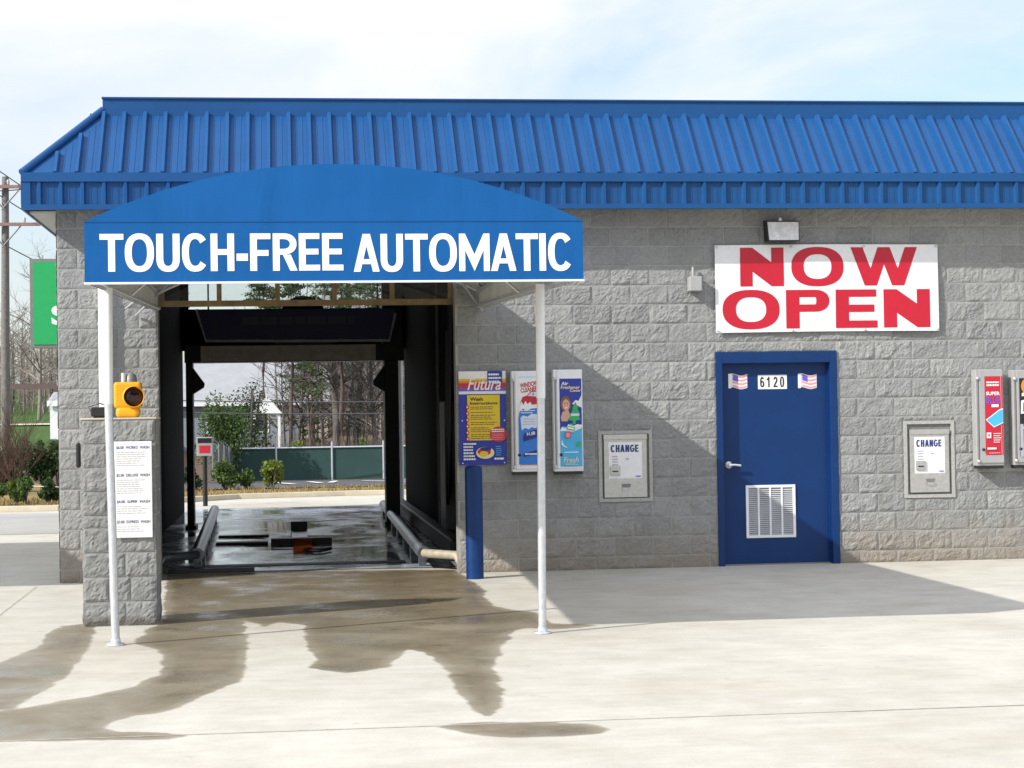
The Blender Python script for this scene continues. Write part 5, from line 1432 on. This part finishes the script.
# off to the left, out of view: canopy added to cast shade beside the corner
vc = empty('shade_canopy', (-7.0, 0, 0)); tag(vc, 'unseen flat blue roofed canopy on white posts, added to shade the ground left of the building', 'canopy')
m = MB(); m.bbox(-2.2, .85, -2.15, 4.6, 2.95, 3.2, .02, M['roof']); m.build('roof', None, vc)
for x, y in ((-1.9, -1.8), (-1.9, 4.2), (.3, 4.2), (.3, -1.8)):
    m = MB(); m.bbox(x-.08, x+.08, y-.08, y+.08, 0.003, 2.95, .01, M['white']); m.build('post', None, vc)

# ------------------------------------------------------------------ light, sky, camera
SUN = Vector((3.474, 1.67, -2.53)).normalized()      # direction the light travels
elev = math.asin(-SUN.z)
tosun = -SUN
sun = bpy.data.lights.new('sun', 'SUN'); sun.energy = 3.45; sun.angle = R(0.5); sun.color = (1.0, 0.965, 0.91)
so = bpy.data.objects.new('sun', sun); col.objects.link(so); so.location = (-20, -15, 25)
so.rotation_euler = SUN.to_track_quat('-Z', 'Y').to_euler()

w = bpy.data.worlds.new('World'); scn.world = w; w.use_nodes = True
nt = w.node_tree; nt.nodes.clear()
out = nt.nodes.new('ShaderNodeOutputWorld'); bg = nt.nodes.new('ShaderNodeBackground'); bg.inputs['Strength'].default_value = 0.128
sky = nt.nodes.new('ShaderNodeTexSky'); sky.sky_type = 'NISHITA'; sky.sun_disc = False
sky.sun_elevation = elev; sky.sun_rotation = math.atan2(tosun.x, tosun.y); sky.air_density = 1.0; sky.dust_density = 1.5; sky.ozone_density = 1.5
tc = nt.nodes.new('ShaderNodeTexCoord'); mp = nt.nodes.new('ShaderNodeMapping'); mp.inputs['Scale'].default_value = (1.4, 1.4, 3.6); mp.inputs['Location'].default_value = (0.15, 0.1, 0.2)
nz_ = nt.nodes.new('ShaderNodeTexNoise'); nz_.inputs['Scale'].default_value = 1.7; nz_.inputs['Detail'].default_value = 9; nz_.inputs['Roughness'].default_value = .55; nz_.inputs['Distortion'].default_value = .4
rp = nt.nodes.new('ShaderNodeValToRGB'); rp.color_ramp.elements[0].position = .34; rp.color_ramp.elements[1].position = .56
rp.color_ramp.elements[0].color = (.08, .08, .08, 1); rp.color_ramp.elements[1].color = (.96, .96, .96, 1)
mx = nt.nodes.new('ShaderNodeMix'); mx.data_type = 'RGBA'

sp_ = nt.nodes.new('ShaderNodeSeparateXYZ'); nt.links.new(tc.outputs['Generated'], sp_.inputs[0])
ma_ = nt.nodes.new('ShaderNodeMath'); ma_.operation = 'MULTIPLY_ADD'; ma_.inputs[1].default_value = 0.75; ma_.inputs[2].default_value = 0.80
nt.links.new(sp_.outputs['Z'], ma_.inputs[0])
vm_ = nt.nodes.new('ShaderNodeVectorMath'); vm_.operation = 'SCALE'; vm_.inputs[0].default_value = (5.20, 5.32, 5.70)
nt.links.new(ma_.outputs[0], vm_.inputs['Scale']); nt.links.new(vm_.outputs[0], mx.inputs[7])
nt.links.new(tc.outputs['Generated'], mp.inputs[0]); nt.links.new(mp.outputs[0], nz_.inputs['Vector']); nt.links.new(nz_.outputs['Fac'], rp.inputs[0])
nt.links.new(rp.outputs[0], mx.inputs[0]); nt.links.new(sky.outputs[0], mx.inputs[6]); nt.links.new(mx.outputs[2], bg.inputs[0]); nt.links.new(bg.outputs[0], out.inputs[0])

F = 1850.0; yaw = math.atan((512-286)/F); pitch = math.atan(32/F); roll = 0.0155
f = Vector((math.sin(yaw)*math.cos(pitch), math.cos(yaw)*math.cos(pitch), math.sin(pitch)))
r0 = Vector((math.cos(yaw), -math.sin(yaw), 0)); u0 = r0.cross(f)
r_ = r0*math.cos(roll) - u0*math.sin(roll); u_ = u0*math.cos(roll) + r0*math.sin(roll)
cam = bpy.data.cameras.new('camera'); co = bpy.data.objects.new('camera', cam); col.objects.link(co)
mat = Matrix(((r_.x, u_.x, -f.x), (r_.y, u_.y, -f.y), (r_.z, u_.z, -f.z))).to_4x4()
mat.translation = Vector((0, -19.135, 1.62)); co.matrix_world = mat
cam.sensor_width = 36.0; cam.lens = 36.0*F/1024.0; cam.clip_end = 4000.0; cam.clip_start = 0.1
scn.camera = co
scn.render.resolution_x = 1024; scn.render.resolution_y = 768
scn.view_settings.view_transform = 'Standard'; scn.view_settings.look = 'None'; scn.view_settings.gamma = 1.0
scn.view_settings.exposure = 0.69; scn.view_settings.use_curve_mapping = False
scn.cycles.max_bounces = 8; scn.cycles.transparent_max_bounces = 12
try: scn.cycles.use_denoising = True
except Exception: pass
